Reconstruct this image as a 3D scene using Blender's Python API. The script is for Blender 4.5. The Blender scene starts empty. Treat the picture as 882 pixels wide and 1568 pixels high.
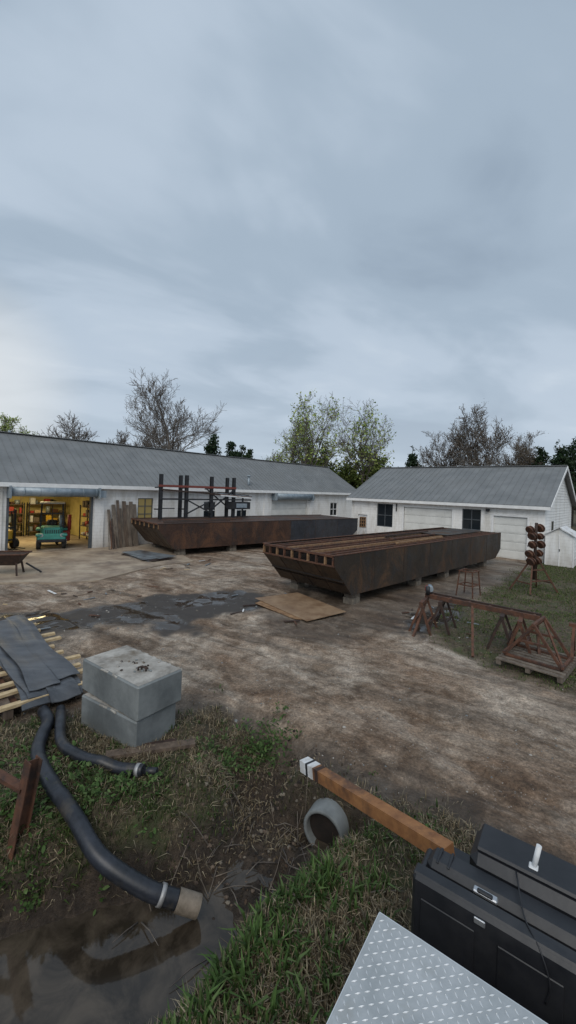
import bpy, math, random
import numpy as np
from mathutils import Vector, Matrix
random.seed(7); rng=np.random.default_rng(11)
scene=bpy.context.scene
scene.view_settings.view_transform='Standard'
try: scene.view_settings.look='None'
except Exception: pass
scene.view_settings.exposure=0
R=math.radians

# ------------------------------------------------------------------ numpy value noise
_T=np.random.default_rng(3).random((256,256))
def vn(x,y):
    x=np.asarray(x,float); y=np.asarray(y,float)
    xi=np.floor(x).astype(int); yi=np.floor(y).astype(int)
    fx=x-xi; fy=y-yi; fx=fx*fx*(3-2*fx); fy=fy*fy*(3-2*fy)
    a=_T[xi&255,yi&255]; b=_T[(xi+1)&255,yi&255]; c=_T[xi&255,(yi+1)&255]; d=_T[(xi+1)&255,(yi+1)&255]
    return (a*(1-fx)+b*fx)*(1-fy)+(c*(1-fx)+d*fx)*fy
def fbm(x,y,o=4):
    s=0;a=.5;t=0
    for i in range(o):
        s=s+a*vn(x*2**i+17.3*i,y*2**i+5.1*i); t+=a; a*=.5
    return s/t
def sst(a,b,x):
    t=np.clip((x-a)/(b-a),0,1); return t*t*(3-2*t)
def segd(x,y,p,q):
    px,py=p;qx,qy=q; dx,dy=qx-px,qy-py; L=dx*dx+dy*dy
    t=np.clip(((x-px)*dx+(y-py)*dy)/L,0,1)
    return np.hypot(x-px-t*dx,y-py-t*dy),t

DITCH=[(-.50,6.9,.25,.02),(-.40,6.4,.45,.08),(-.10,5.8,.66,.16),(-.25,5.1,.77,.20),(-.72,4.45,.86,.26),(-1.35,3.95,.93,.42),(-2.2,3.60,.96,.58),(-4,3.0,.96,.65),(-9,1.7,.96,.65)]
CULV=[(-.05,5.65,.70,.16),(.75,5.38,.74,.30)]
CM=(.60,5.22); CA=(.50,.866)     # culvert mouth and axis
def ditch(x,y):
    best=np.zeros_like(x)
    wob=(fbm(x*1.3+3,y*1.3,3)-.5)*.5
    for L,sw,wm in ((DITCH,.92,1),(CULV,.42,.3)):
        for i in range(len(L)-1):
            d,t=segd(x,y,L[i][:2],L[i+1][:2])
            D=L[i][2]*(1-t)+L[i+1][2]*t; w=L[i][3]*(1-t)+L[i+1][3]*t
            prof=1-sst(0,1,np.clip((d+wob*wm-w)/sw,0,1))
            best=np.maximum(best,D*prof)
    t=(x-CM[0])*CA[0]+(y-CM[1])*CA[1]; lt=np.abs((x-CM[0])*CA[1]-(y-CM[1])*CA[0])
    fill=sst(.13,.30,t)*(1-sst(.5,1.0,lt))
    return best*(1-fill)
EX=[-30,-8,-6,-4.6,-3.4,-1.84,.08,1.54,3.2,6,12,30]; EY=[9,7.6,7.0,6.7,6.9,7.35,6.45,5.4,4.3,2.6,-2,-15]
def edge(x): return np.interp(x,EX,EY)
def ground_h(x,y):
    x=np.asarray(x,float);y=np.asarray(y,float)
    dp=ditch(x,y)
    near=1-sst(14,24,y)
    h=-dp
    h+= (fbm(x*.6,y*.6,3)-.5)*.10*near
    g=sst(.25,-.25,y-edge(x))
    mouth=1-sst(.25,.6,np.hypot(x-CM[0]-.05,y-CM[1]-.05))
    h+= (fbm(x*4,y*4,3)-.5)*(.03+.14*g)*near*(1-sst(.80,.95,dp)*.6)*(1-mouth)
    h+= (fbm(x*11,y*11,2)-.5)*.05*g*near
    u=x*.80-y*.6
    v=x*.6+y*.80
    rut=1-np.abs(2*fbm(v*1.1,u*.22,2)-1)
    h-= (rut**6)*.06*near*(1-g)
    h+= (fbm(x*2.2+5,y*2.2,3)-.5)*.04*near*(1-g)
    return h
def masks(x,y):
    n=fbm(x*.9+9,y*.9,4); n2=fbm(x*3,y*3,3)
    e=(y-edge(x))+(n-.5)*1.5+(n2-.5)*.7
    grass=sst(.25,-.35,e)
    ex=np.interp(y,[-30,1,5,7.7,9.7,11.1,13.5,18,24,60],[60,14,9,6.2,4.9,4.1,5.2,9.2,14.5,60])
    gr=sst(-.4,.6,(x-ex)+(n-.5)*2.2+(n2-.5)*.8)*sst(0.1,.5,n*1.0+.15)
    far=sst(40,46,np.hypot(x,y))
    grass=np.maximum(np.maximum(grass,gr*.95),far)
    wet_shade=0
    for p,q,w in (((-8.0,10.8),(-4.8,12.6),.7),((-4.8,12.7),(-1.6,14.9),1.1),((-3.2,12.6),(-4.2,13.8),.9),((-2.0,14.4),(.6,15.6),.35),((4.0,12.2),(6.4,14.8),.4),((-14,12.3),(-7.6,10.9),.4)):
        d,_=segd(x,y,p,q)
        wet_shade=np.maximum(wet_shade,1-sst(0,1,(d-w+(n-.5)*2.0+(n2-.5)*.5)/.55))
    d,_=segd(x,y,(1.3,12.8),(13,24.3)); wet_shade=np.maximum(wet_shade,.6*(1-sst(0,1,(d-1.4+(n-.5))/1.2)))  # shade under the near barge, painted into the same mask as the puddles
    dp=ditch(x,y)
    mud=sst(.24,.5,dp+(n2-.5)*.35)
    mud=np.maximum(mud, .8*(1-sst(0,.9,np.abs(e-.05)))*(y<9))
    return grass,np.clip(wet_shade,0,1),np.clip(mud,0,1)

# ------------------------------------------------------------------ materials
def newmat(name):
    m=bpy.data.materials.new(name); m.use_nodes=True
    nt=m.node_tree; b=nt.nodes['Principled BSDF']; return m,nt,b
def N(nt,t,**k):
    n=nt.nodes.new(t)
    for a,v in k.items(): setattr(n,a,v)
    return n
def ramp(nt,stops,interp='LINEAR'):
    n=nt.nodes.new('ShaderNodeValToRGB'); cr=n.color_ramp; cr.interpolation=interp
    while len(cr.elements)<len(stops): cr.elements.new(.5)
    for e,(p,c) in zip(cr.elements,stops):
        e.position=p; e.color=(c[0],c[1],c[2],1) if hasattr(c,'__len__') else (c,c,c,1)
    return n
def mix(nt,fac,a,b,mode='MIX'):
    n=nt.nodes.new('ShaderNodeMix'); n.data_type='RGBA'; n.blend_type=mode
    def put(i,v):
        if isinstance(v,bpy.types.NodeSocket): nt.links.new(v,n.inputs[i])
        elif hasattr(v,'__len__'): n.inputs[i].default_value=(*v[:3],1)
        else: n.inputs[i].default_value=v
    put(0,fac); put(6,a); put(7,b); return n.outputs[2]
def noise(nt,vec,scale,detail=4,rough=.55,dist=0):
    n=nt.nodes.new('ShaderNodeTexNoise'); n.inputs['Scale'].default_value=scale; n.inputs['Detail'].default_value=detail
    n.inputs['Roughness'].default_value=rough; n.inputs['Distortion'].default_value=dist
    if vec is not None: nt.links.new(vec,n.inputs['Vector'])
    return n.outputs['Fac']
def mapping(nt,vec,rot=(0,0,0),sc=(1,1,1),kind='POINT'):
    n=nt.nodes.new('ShaderNodeMapping'); n.vector_type=kind; n.inputs['Rotation'].default_value=rot; n.inputs['Scale'].default_value=sc
    nt.links.new(vec,n.inputs['Vector']); return n.outputs[0]
def coords(nt,kind='Object'):
    return nt.nodes.new('ShaderNodeTexCoord').outputs[kind]
def bump(nt,b,h,s=.3,d=.02):
    n=nt.nodes.new('ShaderNodeBump'); n.inputs['Strength'].default_value=s; n.inputs['Distance'].default_value=d
    nt.links.new(h,n.inputs['Height']); nt.links.new(n.outputs[0],b.inputs['Normal'])
def simple(name,c1,c2,scale=4,rough=.7,metal=0,bs=.25,bd=.01,stretch=(1,1,1),c3=None,pos=(.35,.65)):
    m,nt,b=newmat(name); co=mapping(nt,coords(nt),sc=stretch)
    n=noise(nt,co,scale,6,.65)
    st=[(pos[0],c1),(pos[1],c2)]
    r=ramp(nt,st); nt.links.new(n,r.inputs[0]); col=r.outputs[0]
    if c3 is not None:
        n2=noise(nt,co,scale*.35,5,.7); r2=ramp(nt,[(.52,0),(.66,1)]); nt.links.new(n2,r2.inputs[0])
        col=mix(nt,r2.outputs[0],col,c3)
    nt.links.new(col,b.inputs['Base Color']); b.inputs['Roughness'].default_value=rough; b.inputs['Metallic'].default_value=metal
    bump(nt,b,noise(nt,co,scale*6,4),bs,bd); return m

def ground_mat():
    m,nt,b=newmat('ground_soil'); co=coords(nt)
    at=N(nt,'ShaderNodeAttribute',attribute_name='mask'); sp=N(nt,'ShaderNodeSeparateColor'); nt.links.new(at.outputs['Color'],sp.inputs[0])
    st=mapping(nt,co,rot=(0,0,R(146)),sc=(1.9,.9,1),kind='TEXTURE')
    st2=mapping(nt,co,rot=(0,0,R(150)),sc=(3.6,.5,1),kind='TEXTURE')
    a=noise(nt,st,1.0,9,.72,.9); a2=noise(nt,st2,1.0,5,.6,.9); bq=noise(nt,co,.30,6,.6,.5); fine=noise(nt,co,24,5,.8); mid=noise(nt,co,4.2,8,.78); blot=noise(nt,co,1.6,7,.7,.6)
    r1=ramp(nt,[(.38,(.105,.068,.044)),(.46,(.19,.135,.094)),(.54,(.31,.245,.188)),(.66,(.48,.42,.35))]); nt.links.new(a,r1.inputs[0])
    r2=ramp(nt,[(.40,(.17,.108,.068)),(.5,(.27,.205,.150)),(.6,(.41,.355,.295))]); nt.links.new(bq,r2.inputs[0])
    gcol=mix(nt,.45,r1.outputs[0],r2.outputs[0])
    ra=ramp(nt,[(.38,.68),(.47,.98),(.6,1.15)]); nt.links.new(a2,ra.inputs[0]); gcol=mix(nt,1,gcol,ra.outputs[0],'MULTIPLY')
    rb=ramp(nt,[(.38,(.62,.57,.52)),(.5,(1,1,1)),(.62,(1.25,1.25,1.25))]); nt.links.new(blot,rb.inputs[0]); gcol=mix(nt,1,gcol,rb.outputs[0],'MULTIPLY')
    rf=ramp(nt,[(.3,.4),(.5,.97),(.7,1.65)]); nt.links.new(fine,rf.inputs[0])
    gcol=mix(nt,1,gcol,rf.outputs[0],'MULTIPLY')
    rm=ramp(nt,[(.33,.6),(.5,1.0),(.68,1.38)]); nt.links.new(mid,rm.inputs[0]); gcol=mix(nt,1,gcol,rm.outputs[0],'MULTIPLY')
    vo=N(nt,'ShaderNodeTexVoronoi'); vo.inputs['Scale'].default_value=20; nt.links.new(co,vo.inputs['Vector'])
    rv=ramp(nt,[(.0,1),(.22,0)]); nt.links.new(vo.outputs['Distance'],rv.inputs[0])
    mp=ramp(nt,[(.5,0),(.56,1)]); nt.links.new(noise(nt,co,2.3,4),mp.inputs[0])
    pf=mix(nt,1,rv.outputs[0],mp.outputs[0],'MULTIPLY'); gcol=mix(nt,pf,gcol,(.5,.47,.43))
    rg=ramp(nt,[(.3,(.028,.022,.015)),(.48,(.070,.055,.035)),(.6,(.14,.11,.07)),(.72,(.24,.19,.125))]); nt.links.new(noise(nt,co,11,7,.8),rg.inputs[0])
    gg=ramp(nt,[(.48,0),(.62,.75)]); nt.links.new(noise(nt,co,2.2,5,.7),gg.inputs[0])
    gs=mix(nt,gg.outputs[0],rg.outputs[0],(.055,.078,.026))
    col=mix(nt,sp.outputs[0],gcol,gs)
    rmud=ramp(nt,[(.3,(.016,.012,.009)),(.5,(.046,.034,.025)),(.62,(.085,.062,.044)),(.75,(.14,.105,.075))]); nt.links.new(noise(nt,co,7,8,.78),rmud.inputs[0])
    col=mix(nt,sp.outputs[2],col,rmud.outputs[0])
    col=mix(nt,sp.outputs[1],col,(.042,.033,.026))
    nt.links.new(col,b.inputs['Base Color'])
    pud=ramp(nt,[(.49,.55),(.53,.07)]); nt.links.new(noise(nt,co,.55,3,.5),pud.inputs[0])
    ro=mix(nt,sp.outputs[1],(.9,.9,.9),pud.outputs[0]); ro=mix(nt,sp.outputs[2],ro,(.45,.45,.45)); nt.links.new(ro,b.inputs['Roughness'])
    b.inputs['Specular IOR Level'].default_value=.4
    hh=mix(nt,.5,fine,mid)
    inv=N(nt,'ShaderNodeMath',operation='MULTIPLY'); nt.links.new(hh,inv.inputs[0])
    s=N(nt,'ShaderNodeMath',operation='SUBTRACT'); s.inputs[0].default_value=1.0; nt.links.new(sp.outputs[1],s.inputs[1]); nt.links.new(s.outputs[0],inv.inputs[1])
    bump(nt,b,inv.outputs[0],1.0,.07); return m
GROUND=ground_mat()
def leafmat(name,rough=.6,trans=.25):
    m,nt,b=newmat(name); at=N(nt,'ShaderNodeAttribute',attribute_name='Col')
    nt.links.new(at.outputs['Color'],b.inputs['Base Color']); b.inputs['Roughness'].default_value=rough
    b.inputs['Specular IOR Level'].default_value=.2
    tr=N(nt,'ShaderNodeBsdfTranslucent'); nt.links.new(at.outputs['Color'],tr.inputs[0])
    mx=N(nt,'ShaderNodeMixShader'); mx.inputs[0].default_value=trans
    nt.links.new(b.outputs[0],mx.inputs[1]); nt.links.new(tr.outputs[0],mx.inputs[2]); nt.links.new(mx.outputs[0],nt.nodes['Material Output'].inputs[0]); return m
LEAF=leafmat('leaf')
def brick(nt,co,bw,rh,ms,c1,c2,mc,off=.5):
    br=N(nt,'ShaderNodeTexBrick'); br.offset=off
    sp=N(nt,'ShaderNodeSeparateXYZ'); nt.links.new(co,sp.inputs[0]); cb=N(nt,'ShaderNodeCombineXYZ')
    ad=N(nt,'ShaderNodeMath',operation='ADD'); nt.links.new(sp.outputs[0],ad.inputs[0]); nt.links.new(sp.outputs[1],ad.inputs[1])
    nt.links.new(ad.outputs[0],cb.inputs[0]); nt.links.new(sp.outputs[2],cb.inputs[1]); nt.links.new(cb.outputs[0],br.inputs['Vector'])
    br.inputs['Scale'].default_value=1; br.inputs['Brick Width'].default_value=bw; br.inputs['Row Height'].default_value=rh
    br.inputs['Mortar Size'].default_value=ms; br.inputs['Mortar Smooth'].default_value=.4
    br.inputs['Color1'].default_value=(*c1,1); br.inputs['Color2'].default_value=(*c2,1); br.inputs['Mortar'].default_value=(*mc,1)
    return br,sp
def wallmat(name,base=(.84,.83,.81),block=True):
    m,nt,b=newmat(name); co=coords(nt)
    br,sp=brick(nt,co,.4 if block else 8,.2,.008,base,[c*.96 for c in base],[c*.80 for c in base])
    n=noise(nt,mapping(nt,co,sc=(1,1,.25)),1.4,6,.7); r=ramp(nt,[(.35,(.78,.76,.72)),(.52,(1,1,1))]); nt.links.new(n,r.inputs[0])
    col=mix(nt,1,br.outputs[0],r.outputs[0],'MULTIPLY')
    mr=N(nt,'ShaderNodeMapRange'); mr.inputs[1].default_value=0; mr.inputs[2].default_value=.9; mr.inputs[3].default_value=.9; mr.inputs[4].default_value=0
    nt.links.new(sp.outputs[2],mr.inputs[0]); n3=N(nt,'ShaderNodeMath',operation='MULTIPLY'); nt.links.new(mr.outputs[0],n3.inputs[0]); nt.links.new(noise(nt,co,3,5),n3.inputs[1])
    col=mix(nt,n3.outputs[0],col,(.25,.2,.15)); nt.links.new(col,b.inputs['Base Color']); b.inputs['Roughness'].default_value=.75
    bump(nt,b,br.outputs['Fac'],.4,-.01); return m
WALL=wallmat('white_block_wall'); SIDING=wallmat('white_siding',(.82,.82,.81),False)
ROOF=simple('gray_metal_roof',(.145,.153,.157),(.195,.203,.207),.8,.6,.1,.05,.01,(1,1,1),c3=(.165,.17,.17))
TRIM=simple('white_trim',(.72,.72,.72),(.84,.84,.83),3,.6)
DTRIM=simple('dark_trim',(.05,.06,.07),(.09,.1,.11),3,.6)
GDOOR=simple('overhead_door_paint',(.62,.62,.59),(.74,.74,.71),1.2,.55)
def steel(name,a,b_,c,orange,rough=.52,th=(.54,.68)):
    m,nt,b=newmat(name); co=coords(nt)
    n1=noise(nt,co,.9,8,.72,.5); r1=ramp(nt,[(.36,a),(.62,b_)]); nt.links.new(n1,r1.inputs[0])
    n2=noise(nt,mapping(nt,co,sc=(1,1,.7)),1.7,7,.72); r2=ramp(nt,[(.5,0),(.64,1)]); nt.links.new(n2,r2.inputs[0])
    col=mix(nt,r2.outputs[0],r1.outputs[0],c)
    n3=noise(nt,mapping(nt,co,sc=(1.3,1.3,.8)),.8,9,.78,.8); r3=ramp(nt,[(th[0],0),(th[1],.85)]); nt.links.new(n3,r3.inputs[0]); col=mix(nt,r3.outputs[0],col,orange)
    n4=noise(nt,co,14,5,.75); r4=ramp(nt,[(.35,.7),(.65,1.3)]); nt.links.new(n4,r4.inputs[0]); col=mix(nt,1,col,r4.outputs[0],'MULTIPLY')
    br,_=brick(nt,co,2.4,10,.012,(1,1,1),(.70,.74,.8),(.45,.38,.33),0)
    col=mix(nt,1,col,br.outputs[0],'MULTIPLY')
    nt.links.new(col,b.inputs['Base Color']); b.inputs['Metallic'].default_value=.3; b.inputs['Specular IOR Level'].default_value=.4
    rr=ramp(nt,[(.4,rough-.12),(.65,rough+.25)]); nt.links.new(n3,rr.inputs[0]); nt.links.new(rr.outputs[0],b.inputs['Roughness'])
    bump(nt,b,noise(nt,co,1.2,3,.5),.35,.03); return m
HULL=steel('mill_scale_steel',(.034,.026,.020),(.058,.042,.030),(.040,.038,.038),(.125,.068,.036),.54,(.50,.66))
HULL1=steel('rusty_hull_steel',(.048,.028,.021),(.080,.044,.031),(.040,.033,.032),(.14,.068,.038),.55,(.48,.62))
HULLB=steel('bluish_hull_steel',(.034,.037,.045),(.055,.059,.070),(.038,.036,.038),(.085,.052,.037),.5,(.56,.70))
RAKE=steel('rake_plate_steel',(.060,.042,.030),(.090,.062,.042),(.035,.031,.028),(.13,.08,.048))
RUSTL=simple('light_rust_steel',(.17,.09,.044),(.33,.20,.105),6,.7,.1)
RUST=simple('rust_steel',(.062,.029,.018),(.145,.063,.035),7,.75,.1,c3=(.045,.028,.023))
RUSTD=simple('dark_rust_steel',(.024,.016,.013),(.06,.033,.024),8,.7,.1)
RUSTO=simple('orange_rust_tube',(.18,.075,.03),(.36,.17,.065),5,.65,.1,c3=(.10,.05,.03))
REDP=simple('red_primer',(.14,.03,.022),(.2,.05,.035),5,.6)
DARK=simple('black_steel',(.014,.015,.018),(.03,.031,.035),5,.5,.2)
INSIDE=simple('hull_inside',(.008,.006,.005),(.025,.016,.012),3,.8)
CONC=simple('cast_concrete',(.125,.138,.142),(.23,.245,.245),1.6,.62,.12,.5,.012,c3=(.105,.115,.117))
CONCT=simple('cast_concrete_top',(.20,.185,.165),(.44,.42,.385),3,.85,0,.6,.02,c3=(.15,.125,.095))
APRON=simple('apron_concrete',(.22,.165,.12),(.40,.33,.25),.9,.75,0,.3,.01,c3=(.14,.107,.085))
BLKC=simple('support_block',(.1,.085,.07),(.22,.19,.15),5,.85)
WOODL=simple('pale_lumber',(.40,.29,.16),(.58,.45,.27),8,.75,0,.2,.005,(1,1,4))
WOODG=simple('weathered_lumber',(.09,.07,.055),(.2,.165,.13),6,.85,0,.4,.01,(1,1,.3))
WOODB=simple('brown_plank',(.06,.042,.032),(.15,.11,.08),3,.8,0,.3,.01,(3,3,.3))
PLY=simple('rusty_tan_plate',(.17,.10,.055),(.31,.215,.135),2,.65,0,.1,.005,c3=(.21,.14,.09))
SHEET=simple('gray_sheet_metal',(.18,.21,.24),(.33,.37,.4),1.5,.35,.4,.1,.005,c3=(.12,.1,.09))
RUBBER=simple('black_rubber_sheet',(.038,.042,.050),(.085,.092,.104),2.5,.38,0,.25,.008,(.6,2,1),c3=(.12,.125,.13))
HOSE=simple('black_hose_rubber',(.009,.011,.015),(.026,.030,.041),6,.42,0,.2,.005,c3=(.05,.045,.04))
HOSEC=simple('hose_coupling',(.3,.3,.3),(.42,.42,.42),8,.5,.4)
HOSEE=simple('hose_mouth_mud',(.12,.1,.075),(.24,.2,.16),8,.8)
PLAST=simple('black_plastic',(.009,.010,.013),(.019,.020,.024),3,.42,0,.25,.004,c3=(.03,.03,.032))
CHROME=simple('chrome_latch',(.45,.47,.49),(.6,.61,.63),9,.3,.8,.05)
ALU=simple('diamond_plate_aluminium',(.40,.42,.425),(.53,.545,.55),5,.42,.5,.15,.004,c3=(.39,.39,.37))
ALUH=simple('diamond_tread',(.66,.68,.69),(.78,.79,.80),5,.28,.6,.1,.003)
TEAL=simple('teal_paint',(.04,.22,.18),(.07,.32,.26),4,.45)
YEL=simple('yellow_paint',(.6,.36,.03),(.75,.5,.06),4,.5)
REDM=simple('red_equipment_paint',(.3,.035,.03),(.4,.06,.04),4,.5)
INTW=simple('shop_interior_wall',(.46,.38,.14),(.62,.52,.22),1,.8,c3=(.32,.26,.1))
TIRE=simple('tire_rubber',(.012,.012,.012),(.03,.03,.028),6,.8)
GALV=simple('galvanised_hood',(.20,.25,.29),(.33,.38,.42),3,.45,.3)
WHITEP=simple('white_paint_worn',(.55,.56,.57),(.75,.76,.77),5,.5,c3=(.4,.36,.32))
BARK=simple('bark',(.085,.07,.06),(.16,.14,.12),6,.9)
BARKD=simple('bark_dark',(.06,.05,.043),(.11,.095,.085),6,.9)
def glass():
    m,nt,b=newmat('window_glass'); b.inputs['Base Color'].default_value=(.015,.02,.025,1); b.inputs['Roughness'].default_value=.08
    b.inputs['Specular IOR Level'].default_value=.5; n=noise(nt,coords(nt),1.2,3); bump(nt,b,n,.05,.02); return m
GLASS=glass()
def watermat():
    m,nt,b=newmat('murky_water'); co=coords(nt)
    r=ramp(nt,[(.4,(.024,.019,.014)),(.65,(.078,.062,.046))]); nt.links.new(noise(nt,co,2.2,6,.65,.6),r.inputs[0]); nt.links.new(r.outputs[0],b.inputs['Base Color'])
    b.inputs['Roughness'].default_value=.06; b.inputs['IOR'].default_value=1.4; b.inputs['Specular IOR Level'].default_value=.7
    bump(nt,b,noise(nt,co,4,3),.06,.02); return m
WATER=watermat()
def emis(name,c,s):
    m,nt,b=newmat(name); b.inputs['Emission Color'].default_value=(*c,1); b.inputs['Emission Strength'].default_value=s; return m
TUBE=emis('fluorescent_tube',(1,.85,.5),4)

# ------------------------------------------------------------------ mesh builder
class B:
    def __init__(s,M=None): s.v=[];s.f=[];s.m=[];s.mats=[];s.M=M or Matrix.Identity(4);s.sm=[]
    def mi(s,m):
        if m not in s.mats: s.mats.append(m)
        return s.mats.index(m)
    def add(s,vs,fs,m,sm=False):
        o=len(s.v); s.v+= [Vector(p) for p in vs]
        k=s.mi(m)
        for f in fs: s.f.append([i+o for i in f]); s.m.append(k); s.sm.append(sm)
    def box(s,x0,x1,y0,y1,z0,z1,m,M=None):
        vs=[Vector((x,y,z)) for z in (z0,z1) for y in (y0,y1) for x in (x0,x1)]
        if M: vs=[M@v for v in vs]
        s.add(vs,[(0,2,3,1),(4,5,7,6),(0,1,5,4),(2,6,7,3),(0,4,6,2),(1,3,7,5)],m)
    def bbox(s,c,d,m,rot=0,bev=.0,tilt=(0,0)):
        M=Matrix.Translation(c)@Matrix.Rotation(rot,4,'Z')@Matrix.Rotation(tilt[0],4,'X')@Matrix.Rotation(tilt[1],4,'Y')
        x,y,z=d[0]/2,d[1]/2,d[2]/2
        b=min(bev,x*.9,y*.9,z*.9)
        if b<=0: s.box(-x,x,-y,y,-z,z,m,M); return
        ring=lambda i,zz:[( x-i,-y+b,zz),( x-i, y-b,zz),( x-b, y-i,zz),(-x+b, y-i,zz),(-x+i, y-b,zz),(-x+i,-y+b,zz),(-x+b,-y+i,zz),( x-b,-y+i,zz)]
        vs=[]
        for i,zz in ((b*.9,-z),(0,-z+b),(0,z-b),(b*.9,z)): vs+=[M@Vector(p) for p in ring(i,zz)]
        fs=[tuple(range(7,-1,-1)),tuple(range(24,32))]
        for r in range(3):
            for i in range(8): j=(i+1)%8; fs.append((r*8+i,r*8+j,r*8+8+j,r*8+8+i))
        s.add(vs,fs,m)
    def quad(s,pts,m): s.add(pts,[tuple(range(len(pts)))],m)
    def slab(s,pts,t,m):
        n=len(pts); vs=[Vector(p) for p in pts]+[Vector(p)-Vector((0,0,t)) for p in pts]
        s.add(vs,[tuple(range(n)),tuple(range(2*n-1,n-1,-1))]+[(i,i+n,(i+1)%n+n,(i+1)%n) for i in range(n)],m)
    def beam(s,p,q,w,h,m,up=(0,0,1)):
        p=Vector(p);q=Vector(q);d=(q-p).normalized(); u=Vector(up)
        if abs(d.dot(u))>.98: u=Vector((1,0,0))
        r=d.cross(u).normalized(); u=r.cross(d)
        vs=[a+r*sx*w/2+u*sz*h/2 for a in (p,q) for sx,sz in ((-1,-1),(1,-1),(1,1),(-1,1))]
        s.add(vs,[(0,1,2,3),(7,6,5,4),(0,4,5,1),(1,5,6,2),(2,6,7,3),(3,7,4,0)],m)
    def ibeam(s,p,q,w,h,m,t=.012,up=(0,0,1)):
        p=Vector(p);q=Vector(q);d=(q-p).normalized();u=Vector(up)
        if abs(d.dot(u))>.98: u=Vector((0,1,0))
        r=d.cross(u).normalized();u=r.cross(d)
        s.beam(p+u*(h/2-t/2),q+u*(h/2-t/2),w,t,m,tuple(u)); s.beam(p-u*(h/2-t/2),q-u*(h/2-t/2),w,t,m,tuple(u)); s.beam(p,q,t,h-2*t-.002,m,tuple(u))
    def cyl(s,p,q,r,m,r2=None,n=16,caps=True,sm=True):
        s.path([p,q],[r,r if r2 is None else r2],m,n,caps,sm)
    def path(s,pts,rad,m,n=10,caps=True,sm=True):
        pts=[Vector(p) for p in pts]
        if not hasattr(rad,'__len__'): rad=[rad]*len(pts)
        vs=[];up=None
        for i,p in enumerate(pts):
            d=(pts[min(i+1,len(pts)-1)]-pts[max(i-1,0)]).normalized()
            if up is None:
                up=Vector((0,0,1)) if abs(d.z)<.9 else Vector((1,0,0))
            r=d.cross(up).normalized(); up=r.cross(d).normalized()
            for k in range(n):
                a=2*math.pi*k/n; vs.append(p+(r*math.cos(a)+up*math.sin(a))*rad[i])
        fs=[]
        for i in range(len(pts)-1):
            for k in range(n): j=(k+1)%n; fs.append((i*n+k,i*n+j,(i+1)*n+j,(i+1)*n+k))
        s.add(vs,fs,m,sm)
        if caps:
            o=len(s.v)-len(vs); k=s.mi(m)
            s.f.append([o+i for i in range(n)][::-1]); s.m.append(k); s.sm.append(False)
            s.f.append([o+(len(pts)-1)*n+i for i in range(n)]); s.m.append(k); s.sm.append(False)
    def done(s,name):
        me=bpy.data.meshes.new(name); me.from_pydata([tuple(v) for v in s.v],[],s.f)
        for m in s.mats: me.materials.append(m)
        me.polygons.foreach_set('material_index',s.m); me.polygons.foreach_set('use_smooth',s.sm); me.update()
        o=bpy.data.objects.new(name,me); o.matrix_world=s.M; scene.collection.objects.link(o); return o
def frame(ox,oy,ang,z=0): return Matrix.Translation((ox,oy,z))@Matrix.Rotation(ang,4,'Z')
def gh(x,y): return float(ground_h(np.array([float(x)]),np.array([float(y)]))[0])
def np_obj(name,V,F,mat,col=None,smooth=False):
    me=bpy.data.meshes.new(name); me.from_pydata(V.tolist(),[],F.tolist() if hasattr(F,'tolist') else F)
    me.materials.append(mat)
    if col is not None:
        a=me.color_attributes.new('Col','FLOAT_COLOR','POINT'); c=np.ones((len(V),4)); c[:,:3]=col; a.data.foreach_set('color',c.ravel())
    if smooth: me.polygons.foreach_set('use_smooth',[True]*len(me.polygons))
    me.update(); o=bpy.data.objects.new(name,me); scene.collection.objects.link(o); return o

# ------------------------------------------------------------------ ground sheet
def axis(parts):
    out=[parts[0][0]]
    for a,b_,st in parts:
        n=max(1,int(round((b_-a)/st))); out+=list(np.linspace(a,b_,n+1)[1:])
    return np.array(out)
xs=axis([(-700,-100,60),(-100,-40,6),(-40,-8,.6),(-8,-5,.12),(-5,4,.045),(4,9,.12),(9,40,.6),(40,100,6),(100,700,60)])
ys=axis([(-60,-5,5),(-5,2,.4),(2,8,.045),(8,16,.12),(16,42,.5),(42,100,5),(100,900,80)])
X,Y=np.meshgrid(xs,ys); Z=ground_h(X.ravel(),Y.ravel())
V=np.stack([X.ravel(),Y.ravel(),Z],1); nx=len(xs);ny=len(ys)
ii,jj=np.meshgrid(np.arange(nx-1),np.arange(ny-1)); a=(jj*nx+ii).ravel(); F=np.stack([a,a+1,a+nx+1,a+nx],1)
g=np_obj('ground',V,F,GROUND,smooth=True)
gr,we,mu=masks(X.ravel(),Y.ravel()); c=np.stack([gr,we,mu,np.ones_like(gr)],1)
at=g.data.color_attributes.new('mask','FLOAT_COLOR','POINT'); at.data.foreach_set('color',c.ravel())

wb=B(); wb.quad([(-9,.2,-.79),(1.6,.2,-.79),(1.6,6.2,-.79),(-9,6.2,-.79)],WATER); wb.done('ditch_water')
ap=B(); ap.slab([(-20.6,15.3,.035),(-13,15.0,.035),(-10.4,15.8,.035),(-8.9,15.9,.035),(-7.6,16.6,.035),(-6.9,18.6,.035),(-6.2,20.2,.035),(-4.9,21.6,.035),(-8.6,27.9,.035),(-11.9,24.6,.035)],.08,APRON); ap.done('concrete_apron')

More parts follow.
